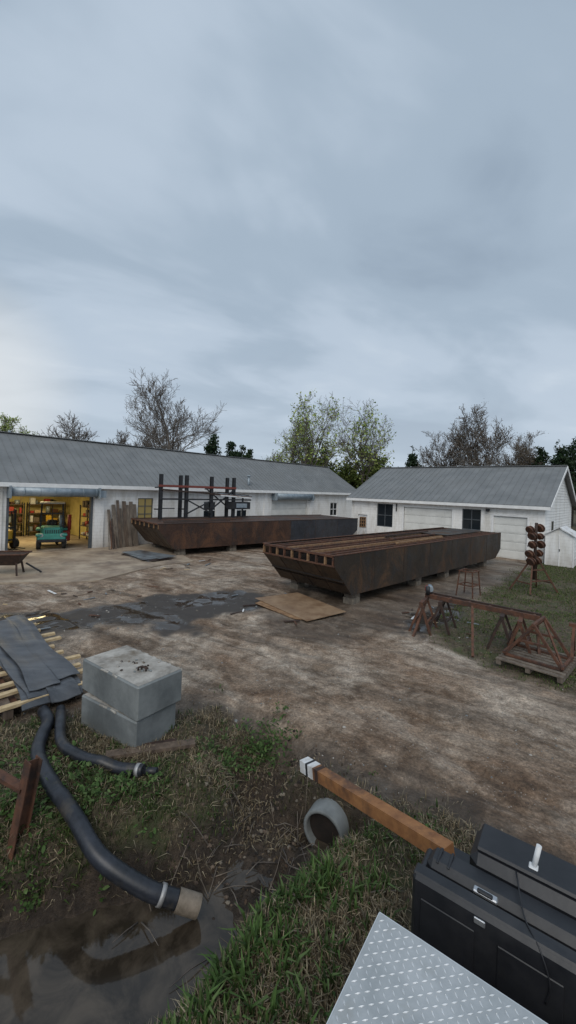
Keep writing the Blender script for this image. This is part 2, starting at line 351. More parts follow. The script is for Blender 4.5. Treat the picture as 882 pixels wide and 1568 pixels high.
# ------------------------------------------------------------------ buildings
def wall_holes(b,x0,x1,z0,z1,y0,y1,holes,m):
    x=x0
    for (a,c_,lo,hi) in sorted(holes):
        if a>x: b.box(x,a,y0,y1,z0,z1,m)
        if lo>z0: b.box(a,c_,y0,y1,z0,lo,m)
        if hi<z1: b.box(a,c_,y0,y1,hi,z1,m)
        x=c_
    if x<x1: b.box(x,x1,y0,y1,z0,z1,m)
def roof(b,x0,x1,yh,ze,zr,over,m,rib=.45):
    sl=(zr-ze)/yh; t=.07
    for sgn in (0,1):
        ya=-over if sgn==0 else 2*yh+over; za=ze-over*sl
        p=[(x0,ya,za),(x1,ya,za),(x1,yh,zr),(x0,yh,zr)]
        if sgn: p=p[::-1]
        b.slab([(q[0],q[1],q[2]+t) for q in p],t-.002,m)
        x=x0+.1
        while x<x1:
            b.beam((x,ya,za+t+.012),(x,yh,zr+t+.012),.04,.025,m); x+=rib
    b.beam((x0,yh,zr+t+.03),(x1,yh,zr+t+.03),.35,.04,m)
def pane(b,a,c_,lo,hi,y,nx_=2,nz=2,fr=TRIM,g=GLASS):
    b.quad([(a,y,lo),(c_,y,lo),(c_,y,hi),(a,y,hi)],g)
    w=.06
    for i in range(nx_+1):
        x=a+(c_-a)*i/nx_; x=min(max(x,a+w/2),c_-w/2); b.box(x-w/2,x+w/2,y-.05,y-.004,lo,hi,fr)
    for i in range(nz+1):
        z=lo+(hi-lo)*i/nz; z=min(max(z,lo+w/2),hi-w/2); b.box(a+w,c_-w,y-.048,y-.006,z-w/2,z+w/2,fr)
def odoor(b,a,c_,lo,hi,y,n=5):
    h=(hi-lo)/n
    for i in range(n):
        b.box(a,c_,y,y+.04,lo+i*h+.008,lo+(i+1)*h-.008,GDOOR)
        k=int((c_-a)/.55)
        for j in range(k):
            w=(c_-a)/k; b.box(a+j*w+.06,a+(j+1)*w-.06,y-.012,y-.002,lo+i*h+.08,lo+(i+1)*h-.08,GDOOR)
    b.box(a,c_,y+.045,y+.06,lo,hi,DARK)

ML=frame(-11.85,24.68,R(48)); b=B(ML)
holes=[(-4.45,0,0,3.35),(2.9,4.0,1.5,3.1),(8.2,9.4,1.5,2.9),(11.5,12.7,1.5,2.9),(15.6,20.6,0,3.3),(24.5,25.8,1.4,2.8)]
wall_holes(b,-14,29.5,0,3.95,0,.2,holes,WALL)
b.box(-14,29.5,8.8,9,0,3.95,WALL); b.box(29.3,29.5,.2,8.8,0,3.95,SIDING); b.box(-14,-13.8,.2,8.8,0,3.95,WALL)
for xx in (-13.99,29.49):
    b.add([(xx,0,3.95),(xx,9,3.95),(xx,4.5,6.8)],[(0,1,2)],SIDING)
roof(b,-14.4,29.9,4.5,4.08,6.85,.45,ROOF)
b.box(-14.4,29.9,-.47,-.44,3.66,3.88,TRIM)
b.box(-14.4,29.9,-.44,-.0,3.78,3.81,TRIM)
for x in (.35,14.9,21.2,-4.95): b.box(x-.3,x+.3,-.08,-.002,0,3.7,WALL)
YGL=emis('lit_window_pane',(.8,.62,.22),.12)
YGL.node_tree.nodes['Principled BSDF'].inputs['Base Color'].default_value=(.12,.10,.05,1); YGL.node_tree.nodes['Principled BSDF'].inputs['Roughness'].default_value=.3
pane(b,2.9,4.0,1.5,3.1,.1,2,3,DTRIM,YGL); pane(b,8.2,9.4,1.5,2.9,.1); pane(b,11.5,12.7,1.5,2.9,.1); pane(b,24.5,25.8,1.4,2.8,.1,2,2)
odoor(b,15.6,20.6,0,3.3,.12,6)
def hood(x0,x1,z,r=.3):
    b.cyl((x0,-.33,z),(x1,-.33,z),r,GALV,n=20)
    for x in (x0-.06,x1+.0): b.box(x,x+.06,-.72,-.02,z-.36,z+.3,GALV)
    b.box(x1+.08,x1+.5,-.45,-.05,z-.3,z+.12,GALV)
    k=x0+.6
    while k<x1: b.cyl((k,-.33,z),(k+.04,-.33,z),r+.012,GALV,n=20); k+=.75
hood(-4.4,.1,3.42,.27); hood(15.6,20.7,3.38,.3)
b.box(-4.45,-4.33,-.03,.23,0,3.35,DTRIM); b.box(-.12,0,-.03,.23,0,3.35,DTRIM)
b.cyl((12.9,.2,4.0),(12.9,.2,5.0),.09,GALV); b.cyl((12.9,.2,5.0),(12.9,.2,5.12),.16,GALV)
b.cyl((-3.2,5.2,6.7),(-3.2,5.2,7.15),.25,GALV,r2=.05)
b.box(-13.7,-13.6,.25,8.7,0,3.9,INTW); b.box(1.6,1.7,.25,8.7,0,3.9,INTW); b.box(-13.6,1.6,8.6,8.7,0,3.9,INTW)
b.box(-13.6,1.6,.3,8.6,.0,.03,APRON); b.box(-13.6,1.6,.25,8.6,3.9,3.93,INTW)
for x in (-11,-8.5,-6,-3.5,-1): b.box(x-.06,x+.06,.3,8.6,3.65,3.88,WOODB)
shop=b.done('metal_roof_workshop')
def shelf(M,name,seed,w=2.4,h=2.4):
    r=random.Random(seed); q=B(M)
    for x in (0,w):
        for y in (0,.5): q.box(x-.03,x+.03,y-.03,y+.03,0,h,DARK)
    for z in (.3,.95,1.6,2.25):
        q.box(-.02,w+.02,-.02,.52,z,z+.04,WOODB); x=.1
        while x<w-.25:
            ww=r.uniform(.12,.4); hh=r.uniform(.12,.48); mt=r.choice([REDM,YEL,DARK,WOODL,DARK,GALV,WHITEP,RUST,WOODG])
            if r.random()<.35: q.cyl((x+ww/2,.25,z+.04),(x+ww/2,.25,z+.04+hh),ww/2,mt,n=12)
            else: q.bbox((x+ww/2,.25,z+.04+hh/2),(ww,.35,hh),mt,r.uniform(-.15,.15),.02)
            x+=ww+r.uniform(.02,.12)
    return q.done(name)
for i,(x,y) in enumerate(((-9.4,7.9),(-6.6,7.9),(-3.9,7.9),(-1.2,7.9))): shelf(ML@Matrix.Translation((x,y,.03)),'storage_shelf',i)
shelf(ML@Matrix.Translation((1.5,1.5,.03))@Matrix.Rotation(R(90),4,'Z'),'storage_shelf',9,3.0)
shelf(ML@Matrix.Translation((-7.2,4.6,.03)),'storage_shelf',12,2.0,2.4)
q=B(ML)
for i in range(9): q.beam((-9+i*.9+.1,8.2,.1),(-9+i*.9+.25*math.sin(i),8.5,3.2+.3*math.sin(i*2)),.05,.05,[RUST,DARK,WOODL][i%3])
q.done('stock_rack')
q=B(ML)
for x,y in ((-6.5,3.5),(-2.3,3.5),(-2.3,6.5)):
    q.box(x-.7,x+.7,y-.12,y+.12,3.55,3.6,WHITEP); q.cyl((x-.6,y-.05,3.52),(x+.6,y-.05,3.52),.025,TUBE,n=8); q.cyl((x-.6,y+.05,3.52),(x+.6,y+.05,3.52),.025,TUBE,n=8)
q.done('fluorescent_light')
for x,y in ((-6.5,3.5),(-2.3,5.0)):
    l=bpy.data.lights.new('shop_lamp','AREA'); l.energy=150; l.size=2.0; l.color=(1,.80,.42); o=bpy.data.objects.new('shop_lamp',l); o.matrix_world=ML@Matrix.Translation((x,y,3.45)); scene.collection.objects.link(o)

q=B(ML@Matrix.Translation((-2.0,.7,.04))@Matrix.Rotation(R(-18),4,'Z'))
q.bbox((0,.9,.9),(.95,1.5,.7),TEAL,0,.08); q.bbox((0,.25,.72),(1.45,.5,.38),TEAL,0,.06)
for i in range(7): q.box(-.33+i*.11,-.29+i*.11,.12,.145,.66,1.12,DARK)
for x in (-.52,.52):
    q.cyl((x,-.03,.82),(x,.03,.82),.10,CHROME,n=16)
    q.bbox((x*1.25,.35,.82),(.32,.85,.12),TEAL,0,.04); q.bbox((x*1.3,2.0,1.0),(.36,1.1,.14),TEAL,0,.05)
    for yy,rr in ((.35,.36),(2.0,.48)):
        sx=math.copysign(1,x); q.cyl((x*1.25-.11*sx,yy,rr),(x*1.25+.11*sx,yy,rr),rr,TIRE,n=22); q.cyl((x*1.25+.10*sx,yy,rr),(x*1.25+.125*sx,yy,rr),rr*.5,WHITEP,n=16)
q.bbox((0,-.1,.5),(1.4,.12,.16),DARK,0,.03)
q.bbox((0,2.0,.9),(1.2,1.3,.5),TEAL,0,.05); q.bbox((0,2.1,1.3),(.6,.5,.5),DARK,0,.08)
for x in (-.62,.62):
    q.beam((x,1.4,1.1),(x*.92,1.55,2.6),.07,.07,DARK); q.beam((x,2.6,1.1),(x*.92,2.5,2.6),.07,.07,DARK)
q.bbox((0,2.02,2.64),(1.35,1.3,.08),WHITEP,0,.03); q.box(-.6,.6,1.5,1.53,1.95,2.02,DARK); q.box(-.02,.02,1.48,1.52,1.15,2.5,DARK)
q.path([(.0,1.5,1.2),(0,1.7,1.4)],.03,DARK); q.path([(.2*math.cos(t*.6),1.7+.07*math.sin(t*.6),1.42+.18*math.sin(t*.6)) for t in range(11)],.018,DARK,6,False)
q.done('teal_tractor')
q=B(ML@Matrix.Translation((-3.9,1.9,.04))@Matrix.Rotation(R(20),4,'Z'))
q.bbox((0,.8,.7),(1.0,1.6,.7),YEL,0,.08); q.bbox((0,1.5,.95),(.95,.5,.9),YEL,0,.1); q.bbox((0,.7,1.2),(.5,.5,.35),DARK,0,.06)
for x in (-.32,.32): q.beam((x,-.1,.1),(x,-.1,2.3),.1,.12,DARK); q.beam((x,-.15,.12),(x,-1.0,.12),.1,.05,DARK); q.beam((x*1.4,.2,1.0),(x*1.3,.35,2.1),.06,.06,DARK); q.beam((x*1.4,1.5,1.3),(x*1.3,1.3,2.1),.06,.06,DARK)
for i in range(6): q.box(-.45,.45,.3+i*.2,.34+i*.2,2.1,2.14,DARK)
for z in (.5,1.2,2.1): q.box(-.35,.35,-.16,-.1,z,z+.1,DARK)
for x in (-.5,.5):
    for y in (.15,1.4): q.cyl((x-.1,y,.3),(x+.1,y,.3),.3,TIRE,n=20)
q.done('yellow_forklift')
q=B(ML@Matrix.Translation((-.8,2.4,.04)))
q.bbox((0,0,.6),(.6,.8,.7),REDM,0,.05); q.bbox((0,0,1.05),(.5,.6,.2),DARK,0,.03)
for x in (-.25,.25): q.cyl((x-.05,.3,.15),(x+.05,.3,.15),.15,TIRE); q.cyl((x,-.3,.95),(x,-.3,1.9),.11,[GALV,REDM][x>0])
q.beam((-.28,.45,.3),(-.28,.45,1.4),.04,.04,DARK); q.beam((.28,.45,.3),(.28,.45,1.4),.04,.04,DARK); q.beam((-.28,.45,1.4),(.28,.45,1.4),.04,.04,DARK)
q.done('welding_cart')
q=B(ML); r=random.Random(4)
x=.95
while x<2.75:
    w=r.uniform(.14,.24); h=r.uniform(2.3,3.0); q.beam((x,-.75+r.uniform(-.1,.1),.03),(x+r.uniform(-.05,.05),-.1,h),w,.04,r.choice([WOODG,WOODB,WOODG]),up=(0,-1,0.2)); x+=w+.01
for i in range(4): q.beam((.55+i*.14,-1.2,.03),(.9+i*.12,-.12,2.2-i*.2),.06,.06,[WOODG,RUST,RUSTD,WOODB][i])
q.done('leaning_planks')

MR=Matrix.Translation((16.07,25.24,0))@Matrix.Rotation(R(48-90),4,'Z'); b=B(MR)
holes=[(-2.95,-.95,0,2.75),(-5.0,-3.75,1.65,3.1),(-9.4,-5.7,0,3.0),(-11.75,-10.35,1.3,3.15),(-13.55,-12.65,0,2.15)]
wall_holes(b,-14.2,0,0,3.62,0,.2,holes,WALL)
b.box(-.2,0,.2,10.8,0,3.62,SIDING); b.box(-14.2,-14.0,.2,10.8,0,3.62,SIDING); b.box(-14.2,0,10.8,11,0,3.62,WALL)
for xx in (-.01,-14.19): b.add([(xx,0,3.6),(xx,11,3.6),(xx,5.5,6.25)],[(0,1,2)],SIDING)
for i in range(18):
    z=.15+i*.19; b.box(.002,.02,.02,10.98,z,z+.02,TRIM)
for i in range(13):
    z=3.62+i*.2; w=5.5*(1-(z-3.62)/2.65)-.1
    if w>.2: b.box(.002,.02,5.5-w,5.5+w,z,z+.02,TRIM)
roof(b,-14.5,.35,5.5,3.66,6.35,.4,ROOF)
b.box(-14.5,.35,-.42,-.39,3.3,3.5,TRIM); b.box(-14.5,.35,-.39,0,3.4,3.43,TRIM)
for y0,z0,y1,z1 in ((-.4,3.42,5.5,6.31),(11.4,3.42,5.5,6.31)): b.beam((.37,y0,z0),(.37,y1,z1),.03,.2,TRIM)
odoor(b,-2.95,-.95,0,2.75,.1,5); odoor(b,-9.4,-5.7,0,3.0,.1,5)
pane(b,-5.0,-3.75,1.65,3.1,.1,2,2,DTRIM); pane(b,-11.75,-10.35,1.3,3.15,.1,2,2,DTRIM)
b.box(-13.55,-12.65,.1,.15,0,2.15,WHITEP); pane(b,-13.4,-12.8,1.1,1.95,.08,3,3,RUSTL)
for (a_,c_,lo,hi) in ((-2.95,-.95,0,2.75),(-9.4,-5.7,0,3.0)):
    b.box(a_-.12,a_,-.03,.1,0,hi+.12,TRIM); b.box(c_,c_+.12,-.03,.1,0,hi+.12,TRIM); b.box(a_,c_,-.03,.1,hi,hi+.12,TRIM)
b.cyl((-10.0,-.1,2.6),(-10.0,-.1,3.2),.04,DARK); b.bbox((-3.3,-.15,3.1),(.2,.25,.2),DARK,0,.03)
b.box(.0,.03,2.0,2.9,1.5,2.6,TRIM); b.box(.03,.04,2.08,2.82,1.58,2.52,GLASS)
b.done('white_garage_wing')

MS=Matrix.Translation((16.75,23.6,0))@Matrix.Rotation(R(48-90),4,'Z'); b=B(MS)
b.box(-1.4,0,0,2.2,0.02,1.85,SIDING)
b.add([(-1.4,-.001,1.85),(0,-.001,1.85),(-.7,-.001,2.25)],[(0,1,2)],SIDING)
for sx in (0,1):
    x0=(-1.5,1.8) if sx==0 else (.1,1.8)
    p=[(x0[0],-.12,x0[1]),(x0[0],2.3,x0[1]),(-.7,2.3,2.3),(-.7,-.12,2.3)]
    b.slab([(u,v,w+.05) for u,v,w in (p if sx else p[::-1])],.045,WHITEP)
for x in (-1.42,-.72,-.02): b.box(x,x+.05,-.03,-.002,.02,1.85,TRIM)
for z in (.5,.9,1.3): b.box(.002,.015,.02,2.18,z,z+.02,TRIM)
b.box(-.7,-.66,-.06,-.03,.9,1.05,DARK)
b.done('white_storage_shed')

# ------------------------------------------------------------------ barges
def barge(ox,oy,ang,L,W,zt,zb,rk,open_deck,side,nbays,top_strip,sidefar=None):
    M=frame(ox,oy,ang); b=B(M); ts=top_strip
    zs=zt-ts
    def side_plate(y,m0):
        n=nbays
        for i in range(n):
            xa=L*i/n; xb=L*(i+1)/n; m=m0 if (sidefar is None or i<n*.52) else sidefar
            if i==0: b.add([(0,y,zt),(0,y,zs),(rk,y,zb),(xb,y,zb),(xb,y,zt)],[(0,1,2,3,4)],m)
            elif i==n-1: b.add([(xa,y,zt),(xa,y,zb),(xb-.8,y,zb),(xb,y,zb+.5),(xb,y,zt)],[(0,1,2,3,4)],m)
            else: b.add([(xa,y,zt),(xa,y,zb),(xb,y,zb),(xb,y,zt)],[(0,1,2,3)],m)
            if i: b.box(xa-.012,xa+.012,y-.006 if y<W/2 else y+.001,y-.001 if y<W/2 else y+.006,zb+.01,zt-.05,RUSTD)
    side_plate(0,side); side_plate(W,side)
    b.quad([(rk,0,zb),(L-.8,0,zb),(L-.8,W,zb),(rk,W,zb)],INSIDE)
    b.quad([(L-.8,0,zb),(L,0,zb+.5),(L,W,zb+.5),(L-.8,W,zb)],side); b.quad([(L,0,zb+.5),(L,0,zt),(L,W,zt),(L,W,zb+.5)],side)
    b.quad([(0,0,zs),(rk,0,zb),(rk,W,zb),(0,W,zs)],RAKE)
    for y in (-.02,W-.06): b.box(-.03,L,y,y+.08,zt-.001,zt+.03,RUST if open_deck else RUSTD)
    b.box(-.035,.045,.062,W-.062,zt-.05,zt+.028,RUST)
    if open_deck:
        k=9
        for i in range(k+1):
            y=W*i/k; y=min(max(y,.05),W-.05); b.box(-.02,.06,y-.03,y+.03,zs+.012,zt-.052,RUSTL if i%2 else RUST)
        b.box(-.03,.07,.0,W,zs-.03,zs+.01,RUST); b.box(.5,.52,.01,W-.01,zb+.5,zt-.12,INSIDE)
        n=int(L/1.1)
        for i in range(1,n):
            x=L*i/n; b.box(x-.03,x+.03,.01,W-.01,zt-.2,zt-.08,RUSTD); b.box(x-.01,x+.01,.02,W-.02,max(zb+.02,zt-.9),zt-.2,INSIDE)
        m=9
        for j in range(1,m):
            y=W*j/m; b.box(.05,L-.05,y-.035,y+.035,zt-.078,zt+.0+.012*(j%2),RUST if j%3 else RUSTL); b.box(.05,L-.05,y+.036,y+.048,zt-.16,zt-.005,RUSTD)
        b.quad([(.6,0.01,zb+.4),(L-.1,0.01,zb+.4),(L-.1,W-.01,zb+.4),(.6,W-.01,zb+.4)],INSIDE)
        b.box(L*.66,L*.97,.9,W-.9,zt+.02,zt+.05,HULL)
        for j in range(3): b.beam((L*.3+j,.5+j*.9,zt+.06),(L*.3+4.5+j,.6+j*.9,zt+.06),.09,.07,[RUSTL,RUST,RUSTD][j])
    else:
        b.quad([(0,0,zt-.01),(L,0,zt-.01),(L,W,zt-.01),(0,W,zt-.01)],side)
        for i in range(7):
            y=W*i/6; y=min(max(y,.05),W-.05); b.box(-.015,.05,y-.03,y+.03,zs+.01,zt-.05,RUSTL)
        b.box(.06,.08,.01,W-.01,zs,zt-.02,INSIDE)
    for i in range(1,4):
        y=W*i/4; b.beam((.0,y,zs-.012),(rk,y,zb-.012),.02,.012,RUSTD)
    return b,M
AN2=math.atan2(11.1,11.4)
b,M2=barge(1.61,13.4,AN2,15.8,3.6,1.85,.40,1.03,True,HULL,7,.34)
b.done('steel_barge')
AN1=math.atan2(10.85,12.8)
b,M1=barge(-7.03,22.25,AN1,16.8,4.3,1.85,.40,.95,False,HULL1,7,.3,HULLB)
for i in range(4): b.beam((.5+i*.3,.5+.8*i,1.90),(5+i,.7+.8*i,1.90),.1,.04,[RUSTD,HULL,RUST,RUSTD][i])
b.done('steel_barge')
def blocks(M,lst,name):
    for (x,y) in lst:
        q=B(M@Matrix.Translation((x,y,0))); q.bbox((0,0,.09),(.5,.42,.24),BLKC,.1,.02); q.bbox((.02,0,.30),(.46,.36,.185),WOODG,-.08,.015); q.done(name)
blocks(M2,[(1.5,.35),(1.5,3.1),(6.2,.4),(6.2,3.1),(9,.4),(14,.4),(14,3.1)],'timber_support_block')
blocks(M1,[(1.5,.4),(1.5,3.8),(5,.4),(9,.4),(14.5,.4)],'timber_support_block')

q=B(frame(-8.0,25.5,AN1))
px=[0,1.75,3.6,5.4]
for x in px:
    for y in (0,.9):
        if y and x in (0,3.6): continue
        q.ibeam((x,y,1.87),(x,y,4.72),.2,.2,DARK,.03)
q.beam((-.2,-.14,3.98),(5.5,-.14,3.98),.08,.14,REDP); q.beam((0,-.14,3.75),(6.9,-.14,3.35),.08,.1,RUSTD); q.beam((-.1,-.15,3.15),(6.8,-.15,3.15),.1,.1,DARK)
q.beam((1.75,-.13,2.2),(3.6,-.13,3.1),.08,.08,DARK); q.beam((1.75,-.13,3.1),(3.6,-.13,2.2),.08,.08,DARK); q.beam((3.6,-.13,2.5),(5.4,-.13,3.9),.08,.08,DARK); q.beam((3.6,.8,3.9),(5.4,.8,2.6),.08,.08,DARK)
q.beam((0,-.1,2.55),(.9,-.1,2.55),.06,.06,DARK)
for x in px:
    for z in (2.5,3.9): q.beam((x,-.1,z),(x,.9,z-.05),.08,.08,DARK)
for i in range(4): q.beam((4.2,-.3+.15*i,3.45+.06*i),(6.8,-.3+.15*i,3.3+.05*i),.09,.09,[WHITEP,RUST,GALV,RUSTD][i])
q.box(5.2,6.6,-.4,.7,2.5,3.0,DARK); q.box(5.4,6.3,-.42,-.405,2.6,2.9,GALV)
q.beam((6.6,.6,1.87),(6.6,.6,3.4),.1,.1,DARK)
q.done('steel_storage_rack')

q=B(); q.slab([(-1.05,14.5,.09),(.71,12.25,.05),(2.05,13.3,.07),(.5,15.4,.12)],.012,PLY); q.done('steel_plate')
q=B(); q.slab([(-1.0,14.0,.05),(.3,12.5,.04),(.7,12.4,.038),(-.6,14.6,.06)],.012,RUSTL); q.done('steel_plate')
q=B(); r=random.Random(2)
for i,(dx,dy,a_) in enumerate(((0,0,0),(.15,-.1,.08),(-.1,.1,-.1),(.25,.15,.2))):
    M=frame(-7.8+dx,22.3+dy,R(138)+a_,.05+.035*i); q.box(-1.5,1.5,-.6,.6,0,.015,[SHEET,RUSTD,SHEET,SHEET][i],M)
for t in (-1.1,0,1.1):
    M=frame(-7.8,22.3,R(138),.035); q.box(t-.05,t+.05,-.75,.75,-.02,.02,WOODG,M)
q.done('sheet_metal_stack')

# ------------------------------------------------------------------ concrete blocks
dirL=Vector((-1.3,.9,0)).normalized(); ang=math.atan2(dirL.y,dirL.x)
def cblock(cx,cy,cz,d,rot,name,lift=False):
    q=B(); q.bbox((cx,cy,cz),d,CONC,rot,.022)
    M=Matrix.Translation((cx,cy,cz+d[2]/2))@Matrix.Rotation(rot,4,'Z')
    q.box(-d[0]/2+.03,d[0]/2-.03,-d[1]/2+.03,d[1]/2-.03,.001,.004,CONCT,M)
    r=random.Random(3)
    for i in range(10):
        x=r.uniform(-d[0]/2,d[0]/2); sy=r.choice((-1,1)); q.bbox(M@Vector((x,sy*(d[1]/2-.012),-.012)),(r.uniform(.05,.16),.03,.03),CONCT,rot+r.uniform(-.2,.2),.008)
    if lift:
        q.path([M@Vector((-.42,.02,0)),M@Vector((-.42,.02,.05)),M@Vector((-.36,.05,.075)),M@Vector((-.30,.08,.05)),M@Vector((-.3,.08,0))],.016,RUSTD,8)
        q.path([M@Vector((-.34,.05,.03)),M@Vector((-.28,.0,.02)),M@Vector((-.30,-.06,.02)),M@Vector((-.38,-.04,.02))],.014,RUSTD,8)
        for i in range(22): q.bbox(M@Vector((r.gauss(-.2,.2),r.gauss(0,.14),.012)),(.04,.03,.02),r.choice([CONC,WOODG,RUSTD,CONCT]),r.uniform(0,3),.006)
    q.done(name)
def rotblk(base,L,W,z,h,rot,name,lift=False):
    u=Vector((math.cos(rot),math.sin(rot),0)); w=Vector((math.sin(rot),-math.cos(rot),0)); w=-w if w.y<0 else w
    c=Vector((base[0],base[1],0))+u*L/2+w*W/2
    cblock(c.x,c.y,z+h/2,(L,W,h),rot,name,lift)
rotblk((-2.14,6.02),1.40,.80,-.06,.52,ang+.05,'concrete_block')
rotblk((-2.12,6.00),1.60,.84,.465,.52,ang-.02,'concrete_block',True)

# ------------------------------------------------------------------ rubber sheets on lumber, left
q=B(); A0=Vector((-3.95,7.3,0)); dd=Vector((-2.45,2.5,0)).normalized(); nn=Vector((dd.y,-dd.x,0)); nn=nn if nn.x>0 else -nn
r=random.Random(5)
for i,t in enumerate(np.linspace(.05,4.2,10)):
    c0=A0+dd*float(t+r.uniform(-.06,.06)); o=r.uniform(-.15,.15); k=r.uniform(-.07,.07)
    q.beam(c0-nn*(.95+o)-dd*k+Vector((0,0,.21+.01*(i%3))),c0+nn*(.62+o)+dd*k+Vector((0,0,.22+.01*(i%2))),.12,.05,WOODL)
for off in (-.8,-.25,.3): q.beam(A0+nn*off+Vector((0,0,.09)),A0+nn*off+dd*4.3+Vector((0,0,.09)),.14,.16,WOODB)
q.done('lumber_dunnage')
ns=46; nw=8; Vv=[];Ff=[]
for layer,(w0,w1,t0) in enumerate(((-.62,.34,.0),(-.56,-.12,.12),(-.20,.28,-.06),(-.44,.06,.25),(-.02,.36,.4))):
    o=len(Vv)
    for side_ in (0,1):
        for i in range(ns+1):
            for j in range(nw+1):
                t=t0-.1+4.6*i/ns; w=w0+(w1-w0)*j/nw+.045*math.sin(t*1.9+layer*1.7)
                z=.262+layer*.022+.010*math.sin(i*.45+layer)+.012*math.sin(j*.8+layer)-(.12*(max(0,.2-t)/.3)**2)-side_*.014
                p=A0+dd*t+nn*w; Vv.append((p.x,p.y,z))
    K=(ns+1)*(nw+1); id_=lambda s_,i,j:o+s_*K+i*(nw+1)+j
    for i in range(ns):
        for j in range(nw):
            Ff.append((id_(0,i,j),id_(0,i,j+1),id_(0,i+1,j+1),id_(0,i+1,j))); Ff.append((id_(1,i,j),id_(1,i+1,j),id_(1,i+1,j+1),id_(1,i,j+1)))
        for j in (0,nw): Ff.append((id_(0,i,j),id_(0,i+1,j),id_(1,i+1,j),id_(1,i,j)))
    for j in range(nw):
        for i in (0,ns): Ff.append((id_(0,i,j),id_(0,i,j+1),id_(1,i,j+1),id_(1,i,j)))
rs=np_obj('rubber_sheet_stack',np.array(Vv),Ff,RUBBER,smooth=False)
q=B()
for i in range(4):
    a0=A0-nn*(1.1+.16*i)+dd*(.1+.1*i); q.slab([a0+Vector((0,0,.12+.03*i)),a0+nn*.5+Vector((0,0,.12+.03*i)),a0+nn*.4+dd*3.5+Vector((0,0,.13+.03*i)),a0+dd*3.4+Vector((0,0,.13+.03*i))],.015,[RUST,WOODB,PLY,RUSTD][i])
q.done('rusty_sheet_pile')

# ------------------------------------------------------------------ hoses (resting on the bank)
def cat(pts,n=8):
    out=[];P=[Vector(p) for p in pts]; P=[P[0]*2-P[1]]+P+[P[-1]*2-P[-2]]
    for i in range(1,len(P)-2):
        for k in range(n):
            t=k/n; a,b_,c_,d_=P[i-1],P[i],P[i+1],P[i+2]
            out.append(.5*((2*b_)+(c_-a)*t+(2*a-5*b_+4*c_-d_)*t*t+(3*b_-a-3*c_+d_)*t**3))
    out.append(P[-2]); return out
def rest(H,r):
    z=[max(p.z,gh(p.x,p.y)+r*.95,-.76) for p in H]
    for _ in range(8): z=[z[0]]+[max((z[i-1]+z[i]*2+z[i+1])/4,gh(H[i].x,H[i].y)+r*.8) for i in range(1,len(z)-1)]+[z[-1]]
    return [Vector((p.x,p.y,zz)) for p,zz in zip(H,z)]
q=B(); H=rest(cat([(-4.1,7.0,-.1),(-3.75,6.55,.1),(-3.48,5.85,.1),(-2.95,5.25,.08),(-2.40,4.82,.02),(-1.95,4.50,-.15),(-1.42,4.42,-.4),(-1.05,4.46,-.56)],14),.092)
q.path(H,[.090+.004*(i%2) for i in range(len(H))],HOSE,16)
e=H[-1]; d=(H[-1]-H[-3]).normalized(); q.cyl(e-d*.22,e-d*.17,.103,HOSEC,n=18); q.cyl(e-d*.02,e+d*.24,.108,HOSEE,n=18,caps=False); q.cyl(e+d*.20,e+d*.21,.10,DARK,n=18); q.done('suction_hose')
q=B(); H=rest(cat([(-3.85,7.1,-.1),(-3.6,6.65,.16),(-3.22,6.01,.12),(-2.73,5.73,.10),(-2.24,5.62,.04),(-1.85,5.56,-.04)],12),.078)
q.path(H,[.074+.004*(i%2) for i in range(len(H))],HOSE,14); e=H[-1]; d=(H[-1]-H[-4]).normalized(); q.cyl(e-d*.1,e-d*.05,.084,HOSEC,n=16); q.cyl(e,e+d*.2,.045,HOSE,n=12); q.done('suction_hose')
q=B(); q.ibeam((-3.02,4.7,-.35),(-2.90,4.80,.70),.14,.14,RUST,up=(.5,.8,0)); q.beam((-3.5,4.9,.50),(-2.98,4.75,.38),.10,.05,RUST); q.done('rusty_post')
q=B(); q.beam((-2.5,5.85,.07),(-1.3,6.25,.05),.15,.05,WOODB); q.beam((-2.35,5.98,.05),(-1.6,6.3,.03),.12,.04,RUSTD); q.done('old_board')

q=B(); c0=Vector((CM[0],CM[1],-.42)); ax=Vector((CA[0],CA[1],.0)).normalized(); n=32; ro,ri=.285,.235
rt=ax.cross(Vector((0,0,1))); vs=[]
for rr,tt in ((ro,2.4),(ro,.015),(ro-.015,0),(ri+.01,0),(ri,.015),(ri,.11)):
    for k in range(n): a_=2*math.pi*k/n; vs.append(c0+ax*tt+(rt*math.cos(a_)+Vector((0,0,1))*math.sin(a_))*rr)
fs=[(s*n+k,s*n+(k+1)%n,(s+1)*n+(k+1)%n,(s+1)*n+k) for s in range(5) for k in range(n)]
q.add(vs,fs,CONC,True)
q.cyl(c0+ax*.105,c0+ax*.12,ri+.002,INSIDE,n=32)  # near-black disc: the pipe's dark depth put in as colour
# muddy outflow lying in the invert
vs=[c0+ax*-.12+rt*-.13+Vector((0,0,-.225)),c0+ax*-.12+rt*.13+Vector((0,0,-.225)),c0+ax*.10+rt*.13+Vector((0,0,-.19)),c0+ax*.10+rt*-.13+Vector((0,0,-.19))]
q.add(vs,[(0,1,2,3)],WATER)
q.done('concrete_culvert')

# ------------------------------------------------------------------ orange steel tube and trailer parts at lower right
q=B(); pA=Vector((.33,5.18,.5)); pB=Vector((1.50,3.48,.92)); d=(pB-pA).normalized()
q.beam(pA+d*.24,pB,.13,.13,RUSTO); q.beam(pA,pA+d*.26,.136,.136,WHITEP); q.beam(pA-d*.006,pA+d*.02,.09,.09,DARK); q.beam(pA+d*.12,pA+d*.16,.14,.14,DARK)
q.beam(pA+d*.3,pA+d*.36,.134,.134,RUSTD); q.done('steel_tube_boom')

